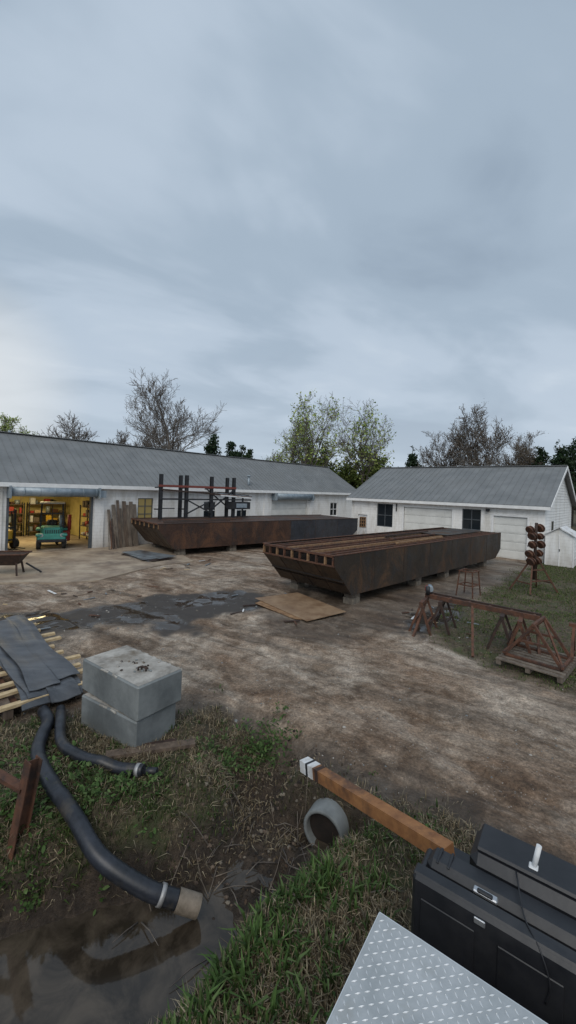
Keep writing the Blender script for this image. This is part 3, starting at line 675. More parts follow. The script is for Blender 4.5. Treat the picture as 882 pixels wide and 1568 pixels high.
AT=math.atan2(-.577,.816)
P2=Vector((.37,2.19,0)); M=frame(P2.x,P2.y,AT,0)
q=B(M); Lx,Ly=1.7,.57
q.box(0,Lx,-.9,Ly,1.232,1.25,ALU); q.box(.02,Lx,-.88,Ly-.02,.85,1.231,WHITEP); q.box(-.004,Lx,Ly+.001,Ly+.006,1.20,1.249,ALUH)
q.box(-.006,-.001,-.9,Ly,1.20,1.249,ALUH)
sp=.040
vs=[];fs=[]
ny_=int(1.44/sp); nx_=int((Lx-.04)/sp)
for jy in range(ny_):
    for jx in range(nx_):
        cx=.03+jx*sp; cy=-.87+jy*sp; a_=R(45) if (jx+jy)%2 else R(-45)
        ca,sa=math.cos(a_),math.sin(a_); l,w,h=.0185,.0055,.005; o=len(vs)
        for (u,v,z) in ((-l,0,0),(0,-w,0),(l,0,0),(0,w,0),(-l*.4,0,h),(l*.4,0,h)): vs.append((cx+u*ca-v*sa,cy+u*sa+v*ca,1.2505+z))
        fs+=[(o,o+1,o+4),(o+1,o+5,o+4),(o+1,o+2,o+5),(o+2,o+3,o+5),(o+3,o+4,o+5),(o+3,o,o+4)]
q.add(vs,fs,ALUH)
q.bbox((.03,.02,1.16),(.07,.09,.12),RUST,0,.01); q.cyl((-.02,.02,1.19),(.04,.02,1.19),.03,RUSTO,n=12)
q.done('diamond_plate_toolbox')
AB=R(-36); M=frame(1.04,3.02,AB,0); q=B(M)
Lb=2.2
q.bbox((Lb/2,-.02,.93),(Lb,.06,.56),PLAST,0,.025)
q.bbox((Lb/2,.02,1.205),(Lb,.10,.03),PLAST,0,.012)
q.bbox((Lb/2,.42,.72),(Lb-.04,.80,.30),PLAST,0,.02)
q.bbox((.03,.18,.95),(.06,.32,.40),PLAST,0,.02)
q.bbox((Lb/2+.02,.245,1.14),(Lb-.04,.22,.12),PLAST,0,.045,(R(-6),0))
q.bbox((Lb/2+.15,.56,1.10),(Lb-.30,.40,.28),PLAST,0,.06)
for x0,x1 in ((.34,1.0),(1.08,2.1)): q.bbox(((x0+x1)/2,.57,1.255),(x1-x0,.30,.035),PLAST,0,.015)
for x in (.12,.20): q.bbox((x,.24,1.205),(.02,.16,.012),PLAST,0,.004)
for x in (.46,1.5):
    q.bbox((x,.14,1.185),(.16,.05,.03),CHROME,0,.008); q.bbox((x,.12,1.21),(.10,.03,.02),DARK,0,.006)
    q.bbox((x,-.058,1.16),(.07,.012,.04),CHROME,0,.004)
for x in (.25,.75,1.25,1.75): q.bbox((x,-.055,.90),(.36,.012,.36),PLAST,0,.005)
q.cyl((.72,.50,1.25),(.75,.52,1.43),.018,WHITEP,n=12); q.bbox((.72,.5,1.27),(.06,.06,.02),WHITEP,0,.006)
H=cat([(.62,.4,1.25),(.70,.1,1.23),(.80,-.04,1.2),(.86,-.07,1.05),(.84,-.07,.92)],5); q.path(H,.005,DARK,6)
q.done('black_plastic_toolbox')
q=B(frame(1.04,3.02,AB,0)); q.bbox((1.1,.1,.52),(2.3,1.3,.07),RUSTD,0,.02); q.beam((0,-.5,.42),(2.3,-.5,.42),.08,.12,DARK); q.beam((0,.7,.42),(2.3,.7,.42),.08,.12,DARK)
for y in (-.6,.85): q.cyl((1.7,y-.1,.30),(1.7,y+.1,.30),.30,TIRE,n=26); q.cyl((1.7,y-.11,.30),(1.7,y+.11,.30),.15,WHITEP,n=18)
q.beam((.1,.1,.5),(.1,.1,-.1),.06,.06,DARK); q.done('utility_trailer')

# ------------------------------------------------------------------ trestles and rusty frames at right
def trestle(q,c,ang,w,h,sp_,m):
    M=frame(c[0],c[1],ang)
    for s_ in (-1,1):
        for x in (-w/2,w/2):
            q.beam(M@Vector((x*1.05,s_*sp_/2,0)),M@Vector((x*.9,0,h)),.06,.06,m)
        q.beam(M@Vector((-w*.5,s_*sp_*.3,h*.4)),M@Vector((w*.5,s_*sp_*.3,h*.4)),.05,.05,m)
    q.beam(M@Vector((-w/2,0,h)),M@Vector((w/2,0,h)),.1,.09,m)
for i,(x,y,a_) in enumerate(((4.15,12.0,.9),(4.75,12.1,.7),(5.9,10.9,.8),(6.15,10.5,.8))):
    q=B(); trestle(q,(x,y),R(48)+a_*.2,.8,.85,.6,[RUST,RUSTD,RUSTD,RUST][i]); q.done('steel_trestle')
q=B()
for o in (0,.35): q.beam((4.3+o*.6,12.35+o*.6,.93),(6.55+o*.5,10.35+o*.6,.93),.06,.13,RUST if o==0 else RUSTD)
for t in np.linspace(.05,.95,6):
    p=Vector((4.3,12.35,.93)).lerp(Vector((6.55,10.35,.93)),float(t)); q.beam(p,p+Vector((.2,.22,0)),.05,.08,RUST)
q.beam((4.35,12.3,.9),(3.65,11.35,0),.06,.06,RUST); q.beam((5.3,11.4,.9),(4.75,10.1,0),.06,.06,RUST); q.beam((6.5,10.4,.9),(6.3,9.9,0),.06,.06,RUST)
q.bbox((4.45,12.5,1.1),(.18,.24,.2),REDP,.4,.05); q.cyl((4.4,12.2,1.15),(4.5,12.55,1.15),.08,GALV); q.cyl((4.3,12.15,1.0),(4.3,12.15,1.25),.06,DARK)
q.done('rusty_roller_frame')
Mp=frame(6.15,9.75,math.atan2(-.92,.9)); q=B(Mp)
for i in range(9): y=-.75+i*.19; q.box(-.68,.68,y-.06,y+.06,.14,.17,WOODG)
for x in (-.62,0,.62): q.box(x-.05,x+.05,-.8,.8,.03,.137,WOODG)
q.done('wooden_pallet')
q=B(Mp)
for y in (-.45,.45):
    q.beam((-.6,y,.19),(0,y,1.05),.06,.06,RUST); q.beam((.6,y,.19),(0,y,1.05),.06,.06,RUST); q.beam((-.6,y,.2),(.6,y,.2),.06,.05,RUST); q.beam((-.3,y,.62),(.3,y,.62),.05,.05,RUST)
for x,z in ((-.6,.25),(.6,.25),(0,1.05)): q.beam((x,-.5,z),(x,.5,z),.06,.06,RUST)
q.beam((-.6,-.45,.25),(0,.45,1.0),.04,.04,RUST); q.beam((.6,-.45,.25),(0,.45,1.0),.04,.04,RUST)
q.done('rusty_a_frame')
q=B(frame(7.5,9.6,.9))
for y in (-.5,.5): q.beam((-.5,y,0),(0,y,.9),.06,.06,RUST); q.beam((.5,y,0),(0,y,.9),.06,.06,RUST); q.beam((-.4,y,.2),(.4,y,.2),.05,.05,RUST)
q.beam((0,-.6,.93),(0,.6,.93),.08,.08,RUST); q.done('rusty_a_frame')
q=B(frame(7.4,16.3,R(44)))
for x in (-.3,.3):
    for y in (-.25,.25): q.beam((x*1.3,y*1.3,0),(x,y,1.0),.04,.04,RUST)
for z in (.45,1.0):
    q.beam((-.33,-.27,z),(.33,-.27,z),.04,.04,RUST); q.beam((-.33,.27,z),(.33,.27,z),.04,.04,RUST); q.beam((-.3,-.27,z),(-.3,.27,z),.04,.04,RUST); q.beam((.3,-.27,z),(.3,.27,z),.04,.04,RUST)
q.done('steel_stand')
q=B(frame(10.75,17.5,R(20)))
for s_ in (-1,1):
    q.beam((s_*.8,-.5,0),(s_*.1,0,1.5),.06,.06,RUST); q.beam((s_*.8,.5,0),(s_*.1,0,1.5),.06,.06,RUST); q.beam((s_*.6,-.4,.4),(s_*.6,.4,.4),.05,.05,RUST)
q.beam((-.55,-.3,.5),(.55,-.3,.5),.05,.05,RUST); q.beam((-.35,-.2,.95),(.35,-.2,.95),.05,.05,RUST)
q.cyl((0,0,.5),(.05,0,2.95),.06,RUSTD)
rr_=random.Random(6)
for k,z in enumerate((1.3,1.62,1.98,2.35,2.68)):
    for sx in (-1,1):
        x=sx*rr_.uniform(.2,.3); rr=rr_.uniform(.12,.18); zz=z+rr_.uniform(-.05,.05); y=rr_.uniform(-.12,.08)
        q.cyl((x-.09,y,zz-.03),(x-.03,y,zz),rr,RUST,r2=rr*1.15,n=18); q.cyl((x+.03,y,zz),(x+.09,y,zz+.03),rr*1.15,RUST,r2=rr,n=18); q.cyl((x-.04,y,zz),(x+.04,y,zz),rr*.6,REDP,n=14)
    q.beam((-.42,0,z-.03),(.42,0,z+.02),.05,.05,RUSTD)
q.done('pipe_roller_stand')
q=B(frame(-11.9,17.0,R(15)))
q.add([(-.9,-.5,.9),(.9,-.5,.9),(.9,.5,.9),(-.9,.5,.9),(-.6,-.25,.45),(.6,-.25,.45),(.6,.25,.45),(-.6,.25,.45)],[(0,1,5,4),(1,2,6,5),(2,3,7,6),(3,0,4,7),(4,5,6,7)],RUSTD)
for x in (-.7,.7):
    for y in (-.4,.4): q.beam((x,y,.0),(x*.85,y*.6,.8),.06,.06,RUSTD)
q.path([(-.95,-.5,.92),(.95,-.5,.92),(.95,.5,.92),(-.95,.5,.92),(-.95,-.5,.92)],.03,RUST,8); q.beam((.9,0,.5),(1.5,0,.1),.06,.06,DARK); q.done('rusty_trough_cart')

# ------------------------------------------------------------------ trees
class Tree:
    def __init__(s,seed,H,spread,levels=4,kids=(9,7,6,5),up=.25,minr=.018):
        s.r=np.random.default_rng(seed); s.V=[];s.F=[];s.tips=[]; s.n=0; s.levels=levels;s.kids=kids;s.up=up;s.minr=minr
        s.branch(np.array([0,0,-.2]),np.array([0,0,1.]),H*.62,H*.017,0,H,spread)
    def tube(s,P,Rr,k):
        P=np.array(P); n=len(P); d=P[-1]-P[0]; d/=np.linalg.norm(d)+1e-9
        a=np.cross(d,[0.3,.5,.8]); a/=np.linalg.norm(a)+1e-9; b=np.cross(d,a)
        an=np.arange(k)*2*math.pi/k
        ring=np.cos(an)[:,None]*a+np.sin(an)[:,None]*b
        for i in range(n): s.V.append(P[i]+ring*Rr[i])
        for i in range(n-1):
            for j in range(k):
                j2=(j+1)%k; o=s.n+i*k; s.F.append((o+j,o+j2,o+k+j2,o+k+j))
        s.n+=n*k
    def branch(s,p,d,L,r,lv,H,sp):
        seg=[7,5,4,3,2][min(lv,4)]; P=[p];D=[d];Rr=[r]; wob=[.07,.16,.2,.25,.3][min(lv,4)]
        for i in range(seg):
            d=d+s.r.normal(0,wob,3)+np.array([0,0,s.up*(.5 if lv else .1)*.35]); d/=np.linalg.norm(d)
            p=p+d*L/seg; P.append(p);D.append(d);Rr.append(max(r*(1-(.55 if lv==0 else .75)*(i+1)/seg),s.minr))
        s.tube(P,Rr,[8,5,4,3,3][min(lv,4)])
        if lv>=s.levels: s.tips.append(P[-1]); s.tips.append(P[1]); return
        n=s.kids[lv]
        for i in range(n):
            t=(.32+.68*(i+s.r.random())/n) if lv==0 else (.2+.8*(i+s.r.random())/n)
            k=min(int(t*seg),seg-1); f=t*seg-k; q=P[k]*(1-f)+P[k+1]*f; dd=D[k+1]
            a=s.r.normal(0,1,3); a-=a.dot(dd)*dd; a/=np.linalg.norm(a)
            an=s.r.uniform(.45,.95)*sp
            nd=dd*math.cos(an)+a*math.sin(an); nd[2]+=s.up*.4; nd/=np.linalg.norm(nd)
            Lc=L*([.62,.55,.5,.5][lv])*s.r.uniform(.7,1.15)*(1.25-.5*t if lv==0 else 1)
            s.branch(q,nd,Lc,max(Rr[k]*.6,s.minr),lv+1,H,sp)
        s.branch(P[-1],D[-1],L*.45,Rr[-1]*.9,lv+1,H,sp)
    def obj(s,name,loc,rot=0,mat=BARK,leaf=None,n_leaf=2,lsize=.14,cols=None,sc=1,keep=1.0):
        V=np.concatenate(s.V); M=frame(loc[0],loc[1],rot)@Matrix.Scale(sc,4)
        me=bpy.data.meshes.new(name)
        Fs=list(s.F); mi=[0]*len(Fs); col=None
        Vl=V
        if leaf:
            T=np.array(s.tips); cl=fbm(T[:,0]*.5+loc[0],T[:,2]*.5+T[:,1]*.3,3); T=T[(cl>.40)&(s.r.random(len(T))<keep)]
            T=np.repeat(T,n_leaf,0)+s.r.normal(0,.22,(len(T)*n_leaf,3)); m=len(T)
            a=s.r.normal(0,1,(m,3)); a/=np.linalg.norm(a,axis=1)[:,None]; b_=np.cross(a,s.r.normal(0,1,(m,3))); b_/=np.linalg.norm(b_,axis=1)[:,None]
            sz=(lsize*s.r.uniform(.6,1.4,m))[:,None]
            L=np.stack([T-a*sz,T-b_*sz*.6,T+a*sz,T+b_*sz*.6],1).reshape(-1,3)
            base=len(V); Vl=np.concatenate([V,L]); Fs+=[(base+4*i,base+4*i+1,base+4*i+2,base+4*i+3) for i in range(m)]; mi+=[1]*m
            ci=s.r.integers(0,len(cols),m); col=np.repeat(np.array(cols)[ci]*s.r.uniform(.7,1.3,(m,1)),4,0); col=np.concatenate([np.zeros((len(V),3)),col])
        me.from_pydata(Vl.tolist(),[],Fs); me.materials.append(mat); me.materials.append(LEAF); me.polygons.foreach_set('material_index',mi)
        if col is not None:
            at=me.color_attributes.new('Col','FLOAT_COLOR','POINT'); c=np.ones((len(Vl),4)); c[:,:3]=col; at.data.foreach_set('color',c.ravel())
        me.update(); o=bpy.data.objects.new(name,me); o.matrix_world=M; scene.collection.objects.link(o); return o
SPR=[(.32,.40,.10),(.24,.33,.08),(.40,.44,.15)]
BUD=[(.13,.10,.07),(.15,.12,.08)]
t=Tree(5,17.5,1.0,4,(10,7,6,5),up=.45); t.obj('bare_oak_tree',(-16.3,56),.4,sc=1.08)
t=Tree(8,13,1.0,4,(9,7,6,4),up=.4,minr=.022); t.obj('bare_oak_tree',(-30.5,60),0,sc=1.05)
t.obj('bare_oak_tree',(-23.5,64),2.4,sc=1.05); t.obj('bare_oak_tree',(-27,66),4.1,sc=1.0)
t=Tree(21,15,1.1,4,(9,6,5,4),up=.42,minr=.014); t.obj('budding_maple_tree',(2.6,56),.2,leaf=True,n_leaf=1,lsize=.14,cols=SPR,sc=1.16,keep=.58); t.obj('budding_maple_tree',(11.5,58),2.2,leaf=True,n_leaf=1,lsize=.14,cols=SPR,sc=1.12,keep=.5)
t=Tree(33,13,1.0,4,(8,6,5,4),up=.5,minr=.014); t.obj('budding_maple_tree',(-1.4,60),1,leaf=True,n_leaf=1,lsize=.14,cols=SPR,sc=1.05,keep=.45)
t=Tree(12,15,1.1,4,(10,7,6,5),up=.35,minr=.024); t.obj('bare_oak_tree',(29.2,60),1.0,mat=BARK,leaf=True,n_leaf=1,lsize=.06,cols=BUD,sc=1.12); t.obj('bare_oak_tree',(24.0,64),3.2,mat=BARK,leaf=True,n_leaf=1,lsize=.06,cols=BUD,sc=.88); t.obj('bare_oak_tree',(34.5,62),5,mat=BARK,leaf=True,n_leaf=2,lsize=.08,cols=BUD,sc=.88)
t.obj('budding_maple_tree',(-44,64),1.7,leaf=True,n_leaf=2,lsize=.14,cols=SPR,sc=.9)

def foliage(name,blobs,n,size,cols,thr=.36):
    Cs=[];Sh=[]
    tot=sum(b_[3]*b_[5] for b_ in blobs)
    for b_ in blobs:
        m=int(n*b_[3]*b_[5]/tot); u=rng.normal(0,1,(m,3)); u/=np.linalg.norm(u,axis=1)[:,None]
        lum=fbm(u[:,0]*2.5+b_[0],u[:,2]*2.5+u[:,1]*1.7,3); rr=(rng.random(m)**.45)*(.65+.7*lum)
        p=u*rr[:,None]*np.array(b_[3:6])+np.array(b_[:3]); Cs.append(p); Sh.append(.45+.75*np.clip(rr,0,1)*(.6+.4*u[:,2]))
    C=np.concatenate(Cs);S=np.concatenate(Sh)
    cl=fbm(C[:,0]*.9,C[:,2]*1.1+C[:,1]*.4,3); keep=cl>thr; C=C[keep];S=S[keep];cl=cl[keep];m=len(C)
    a=rng.normal(0,1,(m,3)); a/=np.linalg.norm(a,axis=1)[:,None]; b_=np.cross(a,rng.normal(0,1,(m,3))); b_/=np.linalg.norm(b_,axis=1)[:,None]
    sz=(size*rng.uniform(.5,1.5,m))[:,None]
    V=np.stack([C-a*sz,C-b_*sz*.5,C+a*sz,C+b_*sz*.5],1).reshape(-1,3); F=np.arange(4*m).reshape(-1,4)
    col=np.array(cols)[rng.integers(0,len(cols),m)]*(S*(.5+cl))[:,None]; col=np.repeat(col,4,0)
    return np_obj(name,V,F,LEAF,col)
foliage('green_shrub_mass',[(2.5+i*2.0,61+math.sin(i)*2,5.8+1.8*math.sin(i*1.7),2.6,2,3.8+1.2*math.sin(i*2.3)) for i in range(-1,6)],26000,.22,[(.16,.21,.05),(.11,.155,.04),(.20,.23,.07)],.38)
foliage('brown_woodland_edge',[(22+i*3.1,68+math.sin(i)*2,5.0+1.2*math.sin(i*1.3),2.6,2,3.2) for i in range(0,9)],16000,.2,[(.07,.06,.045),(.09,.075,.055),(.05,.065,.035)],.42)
PINE=[(.022,.045,.022),(.03,.06,.025),(.045,.07,.035)]
def pine(loc,H,seed,w=.27):
    r=np.random.default_rng(seed); bl=[]
    for i in range(16):
        t=i/15; z=H*(.32+.66*t); rad=H*w*(1-t*.8)*r.uniform(.5,.9)
        for k in range(2 if t<.85 else 1):
            a=r.uniform(0,6.28); bl.append((loc[0]+math.cos(a)*rad*.55,loc[1]+math.sin(a)*rad*.55,z+r.uniform(-.3,.3),rad*.7+.25,rad*.7+.25,.45+H*.035))
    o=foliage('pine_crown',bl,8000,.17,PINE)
    q=B(); q.path([(loc[0],loc[1],-.2),(loc[0]+.1,loc[1],H*.5),(loc[0],loc[1],H*.97)],[.28,.2,.05],BARKD,8)
    for i in range(12):
        z=H*(.3+.055*i); a=r.uniform(0,6.28); L=H*.2*(1-i/14); q.path([(loc[0],loc[1],z),(loc[0]+math.cos(a)*L,loc[1]+math.sin(a)*L,z+.4)],[.07,.02],BARKD,5)
    tr=q.done('pine_tree'); o.parent=tr; return tr
for i,(x,y,H) in enumerate(((-10.8,58,11.3),(-8.4,60,10.6),(-5.9,60,9.6),(-7.2,61,9.8),(21.3,70,11.8),(40.0,60,12.4),(42.8,61,13.0),(37.4,60,11.5),(45.8,58,12.5))): pine((x,y),H,i+40,.28)
foliage('distant_tree_line',[(-170+i*9+rng.uniform(-3,3),125+rng.uniform(-14,14),4+rng.uniform(-1,2.0),6,4,5+rng.uniform(-1,2)) for i in range(42)],30000,.55,[(.045,.05,.03),(.06,.055,.04),(.03,.045,.025)])

# ------------------------------------------------------------------ grass and weeds
def blades(name,P,H,W,cols,lean=.5,seed=0):
    r=np.random.default_rng(seed); m=len(P); an=r.uniform(0,2*math.pi,m); dx=np.cos(an);dy=np.sin(an)
    ln=r.uniform(.1,1,m)*lean; side=np.stack([-dy,dx,np.zeros(m)],1); out=np.stack([dx,dy,np.zeros(m)],1); up=np.array([0,0,1.])
    H=H[:,None];W=W[:,None]; ln=ln[:,None]
    p1=P+up*H*.5*np.sqrt(np.clip(1-ln**2*.3,0.1,1))+out*H*ln*.28; p2=P+up*H*(1-ln*.55)+out*H*ln*.95
    V=np.stack([P-side*W*.5,P+side*W*.5,p1-side*W*.55,p1+side*W*.55,p2],1).reshape(-1,3)
    o=np.arange(m)*5; F=np.concatenate([np.stack([o,o+1,o+3],1),np.stack([o,o+3,o+2],1),np.stack([o+2,o+3,o+4],1)])
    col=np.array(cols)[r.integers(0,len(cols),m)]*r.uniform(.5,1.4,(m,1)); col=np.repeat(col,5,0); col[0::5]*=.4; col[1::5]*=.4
    return np_obj(name,V,F,LEAF,col)
def leaves(name,P,S,cols,seed=0):
    r=np.random.default_rng(seed); m=len(P); an=r.uniform(0,2*math.pi,m); el=r.uniform(.05,.9,m)
    d=np.stack([np.cos(an)*np.cos(el),np.sin(an)*np.cos(el),np.sin(el)],1); sd=np.stack([-np.sin(an),np.cos(an),r.uniform(-.3,.3,m)],1); up=np.cross(d,sd)
    S=S[:,None]; b0=P; t1=P+d*S*.35-up*S*.05; t2=P+d*S*.7+up*S*.0; tip=P+d*S+np.array([0,0,-.12])*S
    V=np.stack([b0,t1+sd*S*.24,t2+sd*S*.20,tip,t2-sd*S*.20,t1-sd*S*.24],1).reshape(-1,3)
    o=np.arange(m)*6; F=np.concatenate([np.stack([o,o+1,o+5],1),np.stack([o+1,o+2,o+5],1),np.stack([o+2,o+4,o+5],1),np.stack([o+2,o+3,o+4],1)])
    col=np.repeat(np.array(cols)[r.integers(0,len(cols),m)]*r.uniform(.55,1.35,(m,1)),6,0)
    return np_obj(name,V,F,LEAF,col)
def nearmouth(x,y): return (np.hypot(x-CM[0]+.15,y-CM[1]+.22)>.42)
def scatter(n,x0,x1,y0,y1,dens,seed):
    r=np.random.default_rng(seed); x=r.uniform(x0,x1,n);y=r.uniform(y0,y1,n); k=(r.random(n)<dens(x,y))&nearmouth(x,y); x=x[k];y=y[k]
    return np.stack([x,y,ground_h(x,y)-.01],1)
GREEN=[(.055,.09,.024),(.075,.11,.032),(.04,.065,.02),(.11,.13,.05)]
STRAW=[(.30,.24,.155),(.21,.165,.10),(.39,.325,.22),(.12,.09,.06),(.23,.20,.145)]
def dgrass(x,y):
    g_,w_,m_=masks(x,y); dp=ditch(x,y); return np.clip(g_,0,1)*(dp<.60)*(.12+.88*sst(.47,.58,fbm(x*1.3+40,y*1.3,4)))
def dstraw(x,y):
    g_,w_,m_=masks(x,y); dp=ditch(x,y); return np.clip(g_,0,1)*(dp<.74)*(.22+.78*sst(.42,.54,fbm(x*1.5+80,y*1.5,4)))*(1-.6*m_)
P=scatter(120000,-6,6.5,2.2,8,dgrass,1); r=np.random.default_rng(2)
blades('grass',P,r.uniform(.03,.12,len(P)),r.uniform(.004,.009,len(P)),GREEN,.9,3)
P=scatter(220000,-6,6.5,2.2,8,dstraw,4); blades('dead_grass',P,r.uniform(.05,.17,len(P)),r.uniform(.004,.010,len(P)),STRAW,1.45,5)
def dfar(x,y): g_,w_,m_=masks(x,y); return g_*(y>7)*(.3+.7*sst(.4,.55,fbm(x*.8,y*.8,3)))
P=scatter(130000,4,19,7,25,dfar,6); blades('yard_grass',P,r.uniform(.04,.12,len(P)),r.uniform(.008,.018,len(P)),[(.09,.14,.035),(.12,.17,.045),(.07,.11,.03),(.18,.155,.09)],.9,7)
def rosettes(name,centers,per,H,W,cols,seed,lean=.9,jit=.06):
    r=np.random.default_rng(seed); sc=r.uniform(.45,1.15,len(centers)); C=np.repeat(centers,per,0).astype(float); S=np.repeat(sc,per); C[:,:2]+=r.normal(0,1,(len(C),2))*jit*S[:,None]; C[:,2]=ground_h(C[:,0],C[:,1])-.01
    return blades(name,C,r.uniform(H[0],H[1],len(C))*S,r.uniform(W[0],W[1],len(C))*(.6+.4*S),cols,lean,seed)
def leafy(name,centers,per,S,height,cols,seed,jit=.07):
    r=np.random.default_rng(seed); C=np.repeat(centers,per,0).astype(float); C[:,:2]+=r.normal(0,jit,(len(C),2)); C[:,2]=ground_h(C[:,0],C[:,1])+r.uniform(0,1,len(C))**1.3*height
    return leaves(name,C,r.uniform(S[0],S[1],len(C)),cols,seed)
WEED=[(.06,.11,.030),(.08,.14,.040),(.045,.085,.024),(.105,.155,.055)]
def region(n,pts,rad,seed):
    r=np.random.default_rng(seed); i=r.integers(0,len(pts),n); p=np.array(pts)[i]; q_=p[:,:2]+r.normal(0,1,(n,2))*rad; z=ground_h(q_[:,0],q_[:,1]); q_=np.stack([q_[:,0],q_[:,1],z],1); return q_[(z>-.66)&nearmouth(q_[:,0],q_[:,1])]
rosettes('bank_weeds',region(150,[(.1,3.9),(.35,4.2),(.55,4.35),(-.15,3.6),(-.35,3.3),(.25,3.5),(.75,4.15),(-.7,3.0),(.1,3.1)],.2,5),13,(.12,.28),(.014,.026),WEED,6)
leafy('ditch_head_weeds',region(60,[(-.35,6.9),(-.15,6.75),(-.45,6.6),(.0,6.95),(-.8,6.4)],.2,7),14,(.045,.09),.15,WEED,8)
LB=[(-3.3,5.1),(-3.0,4.9),(-3.1,5.6),(-2.6,5.3),(-2.7,4.6),(-3.4,4.6),(-2.9,4.2),(-2.1,5.2),(-3.7,5.6),(-3.2,4.1)]
leafy('left_bank_nettles',region(165,LB,.26,9),14,(.04,.095),.13,WEED,10,.06)
rosettes('left_bank_grass_tufts',region(110,LB,.32,19),14,(.08,.2),(.010,.018),GREEN,11,1.2)
rosettes('bank_weeds',region(130,[(-2.9,6.6),(-1.4,6.3),(-1.3,7.0),(-2.4,6.0),(-3.8,7.0),(-1.0,5.6),(1.3,5.0),(1.6,4.6),(.3,4.9),(-4.6,6.6),(-3.5,6.3),(-1.6,5.6),(1.0,4.7),(2.0,4.6),(-1.7,5.2)],.28,11),12,(.05,.15),(.01,.022),WEED,12,1.1)
r=np.random.default_rng(31); n=1500; x=np.concatenate([r.normal(-.2,.6,n//2),r.uniform(-3.5,1.6,n//2)]); y=np.concatenate([r.normal(5.6,.8,n//2),r.uniform(3.4,7.2,n//2)])
P=np.stack([x,y,ground_h(x,y)],1); P=P[(P[:,2]>-.78)&(y<edge(x)+.3)]
leaves('leaf_litter',P,r.uniform(.03,.06,len(P)),[(.16,.12,.075),(.09,.06,.04),(.24,.19,.13),(.06,.045,.03)],33)
q=B(); r=random.Random(12)
for i in range(70):
    x=r.gauss(.1,.6);y=r.gauss(5.0,.6)
    if y>edge(x): continue
    a=r.uniform(0,6.28);L=r.uniform(.15,.5); x2=x+math.cos(a)*L;y2=y+math.sin(a)*L
    q.path([(x,y,max(gh(x,y),-.79)+.02),((x+x2)/2,(y+y2)/2,max(gh((x+x2)/2,(y+y2)/2),-.79)+r.uniform(.03,.09)),(x2,y2,max(gh(x2,y2),-.79)+.03)],[.008,.006,.003],r.choice([BARK,WOODG,BARKD]),5)
q.done('fallen_twigs')

q=B(); r=random.Random(8)
def stone(x,y,s_,m,z):
    vs=[];n=6
    for k,(rr,zz) in enumerate(((1,0),(.8,.45))):
        for i in range(n): a_=i*math.pi/3+r.uniform(-.3,.3); vs.append((x+math.cos(a_)*s_*rr*r.uniform(.7,1.1),y+math.sin(a_)*s_*rr*r.uniform(.6,1),z-.01+zz*s_))
    vs.append((x,y,z+.6*s_)); q.add(vs,[(i,(i+1)%n,n+(i+1)%n,n+i) for i in range(n)]+[(n+i,n+(i+1)%n,2*n) for i in range(n)],m)
XY=[(r.uniform(-6,8),r.uniform(4.5,15)) for i in range(2000)]; XY=[p for p in XY if p[1]>edge(p[0])-.4]
XY2=[(-.3+r.gauss(0,.6),5.6+r.gauss(0,.6)) for i in range(500)]
A=np.array(XY+XY2); ZZ=ground_h(A[:,0],A[:,1])
for i,(p,z) in enumerate(zip(A,ZZ)):
    if i<len(XY): stone(p[0],p[1],r.uniform(.008,.024)*(1 if r.random()<.94 else 2),r.choice([CONC,CONCT,BLKC,WOODB]),z)
    else: stone(p[0],p[1],r.uniform(.012,.04),r.choice([BLKC,WOODB,INSIDE,INSIDE,INSIDE]),z)
q.done('loose_stones')
q=B(); r=random.Random(21)
for i in range(50):
    x,y=r.choice([(r.uniform(-9,-5),r.uniform(11,16)),(r.uniform(4,9),r.uniform(10,15)),(r.uniform(-2,2),r.uniform(11.5,16)),(r.uniform(-6,-4),r.uniform(19,22))])
    a=r.uniform(0,6.28);L=r.uniform(.1,.6); z=gh(x,y)+.03
    q.beam((x,y,z),(x+math.cos(a)*L,y+math.sin(a)*L,z+r.uniform(-.005,.03)),r.uniform(.03,.09),.02,r.choice([WOODG,RUSTD,RUST,WHITEP,WOODL,SHEET]))
q.done('scrap_pieces')

# ------------------------------------------------------------------ sky
w=bpy.data.worlds.new('World'); scene.world=w; w.use_nodes=True; nt=w.node_tree; bg=nt.nodes['Background']
sk=N(nt,'ShaderNodeTexSky',sky_type='NISHITA',sun_disc=False,sun_elevation=R(42),sun_rotation=R(190))
tc=nt.nodes.new('ShaderNodeTexCoord').outputs['Generated']; sp=N(nt,'ShaderNodeSeparateXYZ'); nt.links.new(tc,sp.inputs[0])
mz=N(nt,'ShaderNodeMath',operation='MAXIMUM'); nt.links.new(sp.outputs[2],mz.inputs[0]); mz.inputs[1].default_value=0.0
az=N(nt,'ShaderNodeMath',operation='ADD'); nt.links.new(mz.outputs[0],az.inputs[0]); az.inputs[1].default_value=.18
dx=N(nt,'ShaderNodeMath',operation='DIVIDE'); nt.links.new(sp.outputs[0],dx.inputs[0]); nt.links.new(az.outputs[0],dx.inputs[1])
dy=N(nt,'ShaderNodeMath',operation='DIVIDE'); nt.links.new(sp.outputs[1],dy.inputs[0]); nt.links.new(az.outputs[0],dy.inputs[1])
cb=N(nt,'ShaderNodeCombineXYZ'); nt.links.new(dx.outputs[0],cb.inputs[0]); nt.links.new(dy.outputs[0],cb.inputs[1])
m1=mapping(nt,cb.outputs[0],rot=(0,0,R(28)),sc=(1.3,.85,1),kind='TEXTURE')
n1=noise(nt,m1,1.4,5,.48,.4); n2=noise(nt,m1,.55,4,.5,.3); n3=noise(nt,m1,3.6,4,.55,.5)
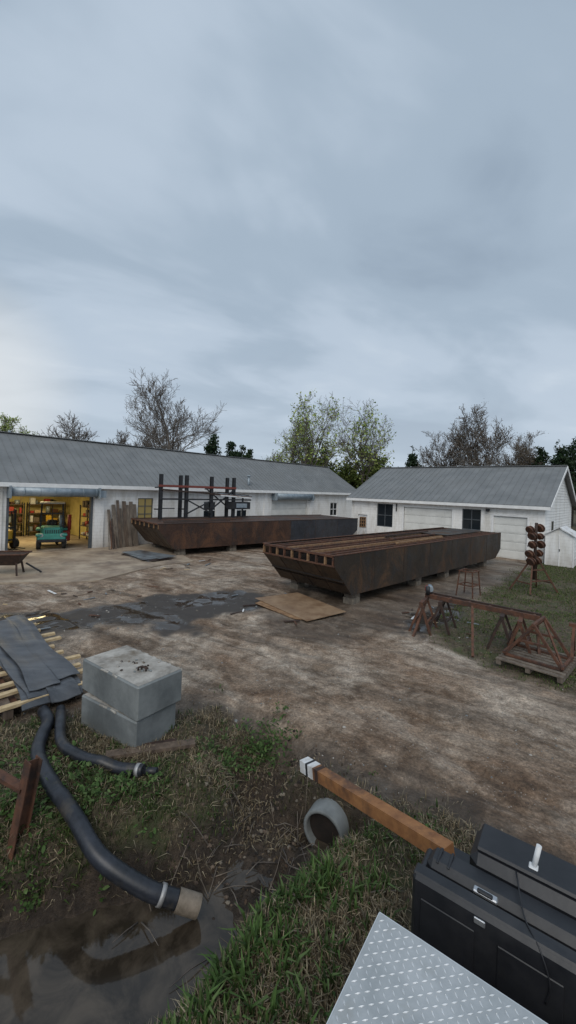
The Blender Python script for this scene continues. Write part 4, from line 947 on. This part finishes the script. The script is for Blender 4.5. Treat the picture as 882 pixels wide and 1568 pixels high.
mm=mix(nt,.5,n1,n2); mm=mix(nt,.07,mm,n3)
cr=ramp(nt,[(.37,(.29,.365,.455)),(.46,(.36,.445,.54)),(.54,(.46,.545,.645)),(.65,(.60,.675,.755))],'EASE'); nt.links.new(mm,cr.inputs[0])
hz=N(nt,'ShaderNodeMapRange'); hz.inputs[1].default_value=.0; hz.inputs[2].default_value=.36; hz.inputs[3].default_value=.65; hz.inputs[4].default_value=0; nt.links.new(mz.outputs[0],hz.inputs[0])
c2=mix(nt,hz.outputs[0],cr.outputs[0],(.53,.605,.69))
vd=N(nt,'ShaderNodeVectorMath',operation='DOT_PRODUCT'); nt.links.new(tc,vd.inputs[0]); vd.inputs[1].default_value=Vector((-.66,.74,.15)).normalized()
gl=N(nt,'ShaderNodeMapRange'); gl.interpolation_type='SMOOTHSTEP'; gl.inputs[1].default_value=.96; gl.inputs[2].default_value=1; gl.inputs[3].default_value=0; gl.inputs[4].default_value=.6; nt.links.new(vd.outputs['Value'],gl.inputs[0])
c2=mix(nt,gl.outputs[0],c2,(.78,.79,.78))
sc10=N(nt,'ShaderNodeVectorMath',operation='SCALE'); nt.links.new(c2,sc10.inputs[0]); sc10.inputs['Scale'].default_value=10
fin=mix(nt,.96,sk.outputs[0],sc10.outputs[0]); nt.links.new(fin,bg.inputs[0]); bg.inputs[1].default_value=.108
l=bpy.data.lights.new('sun','SUN'); l.energy=1.5; l.angle=R(40); l.color=(1,.94,.85); o=bpy.data.objects.new('sun',l); scene.collection.objects.link(o)
o.rotation_euler=(R(46),0,R(-10))

# ------------------------------------------------------------------ camera
cam=bpy.data.cameras.new('camera'); cam.sensor_fit='VERTICAL'; cam.sensor_height=36; cam.lens=620/1568*36; cam.shift_y=-34/1568; cam.clip_start=.05; cam.clip_end=3000
co=bpy.data.objects.new('camera',cam); scene.collection.objects.link(co)
co.matrix_world=Matrix.Translation((0,0,4))@Matrix.Rotation(R(90),4,'X')@Matrix.Rotation(.035,4,'Z')
scene.camera=co
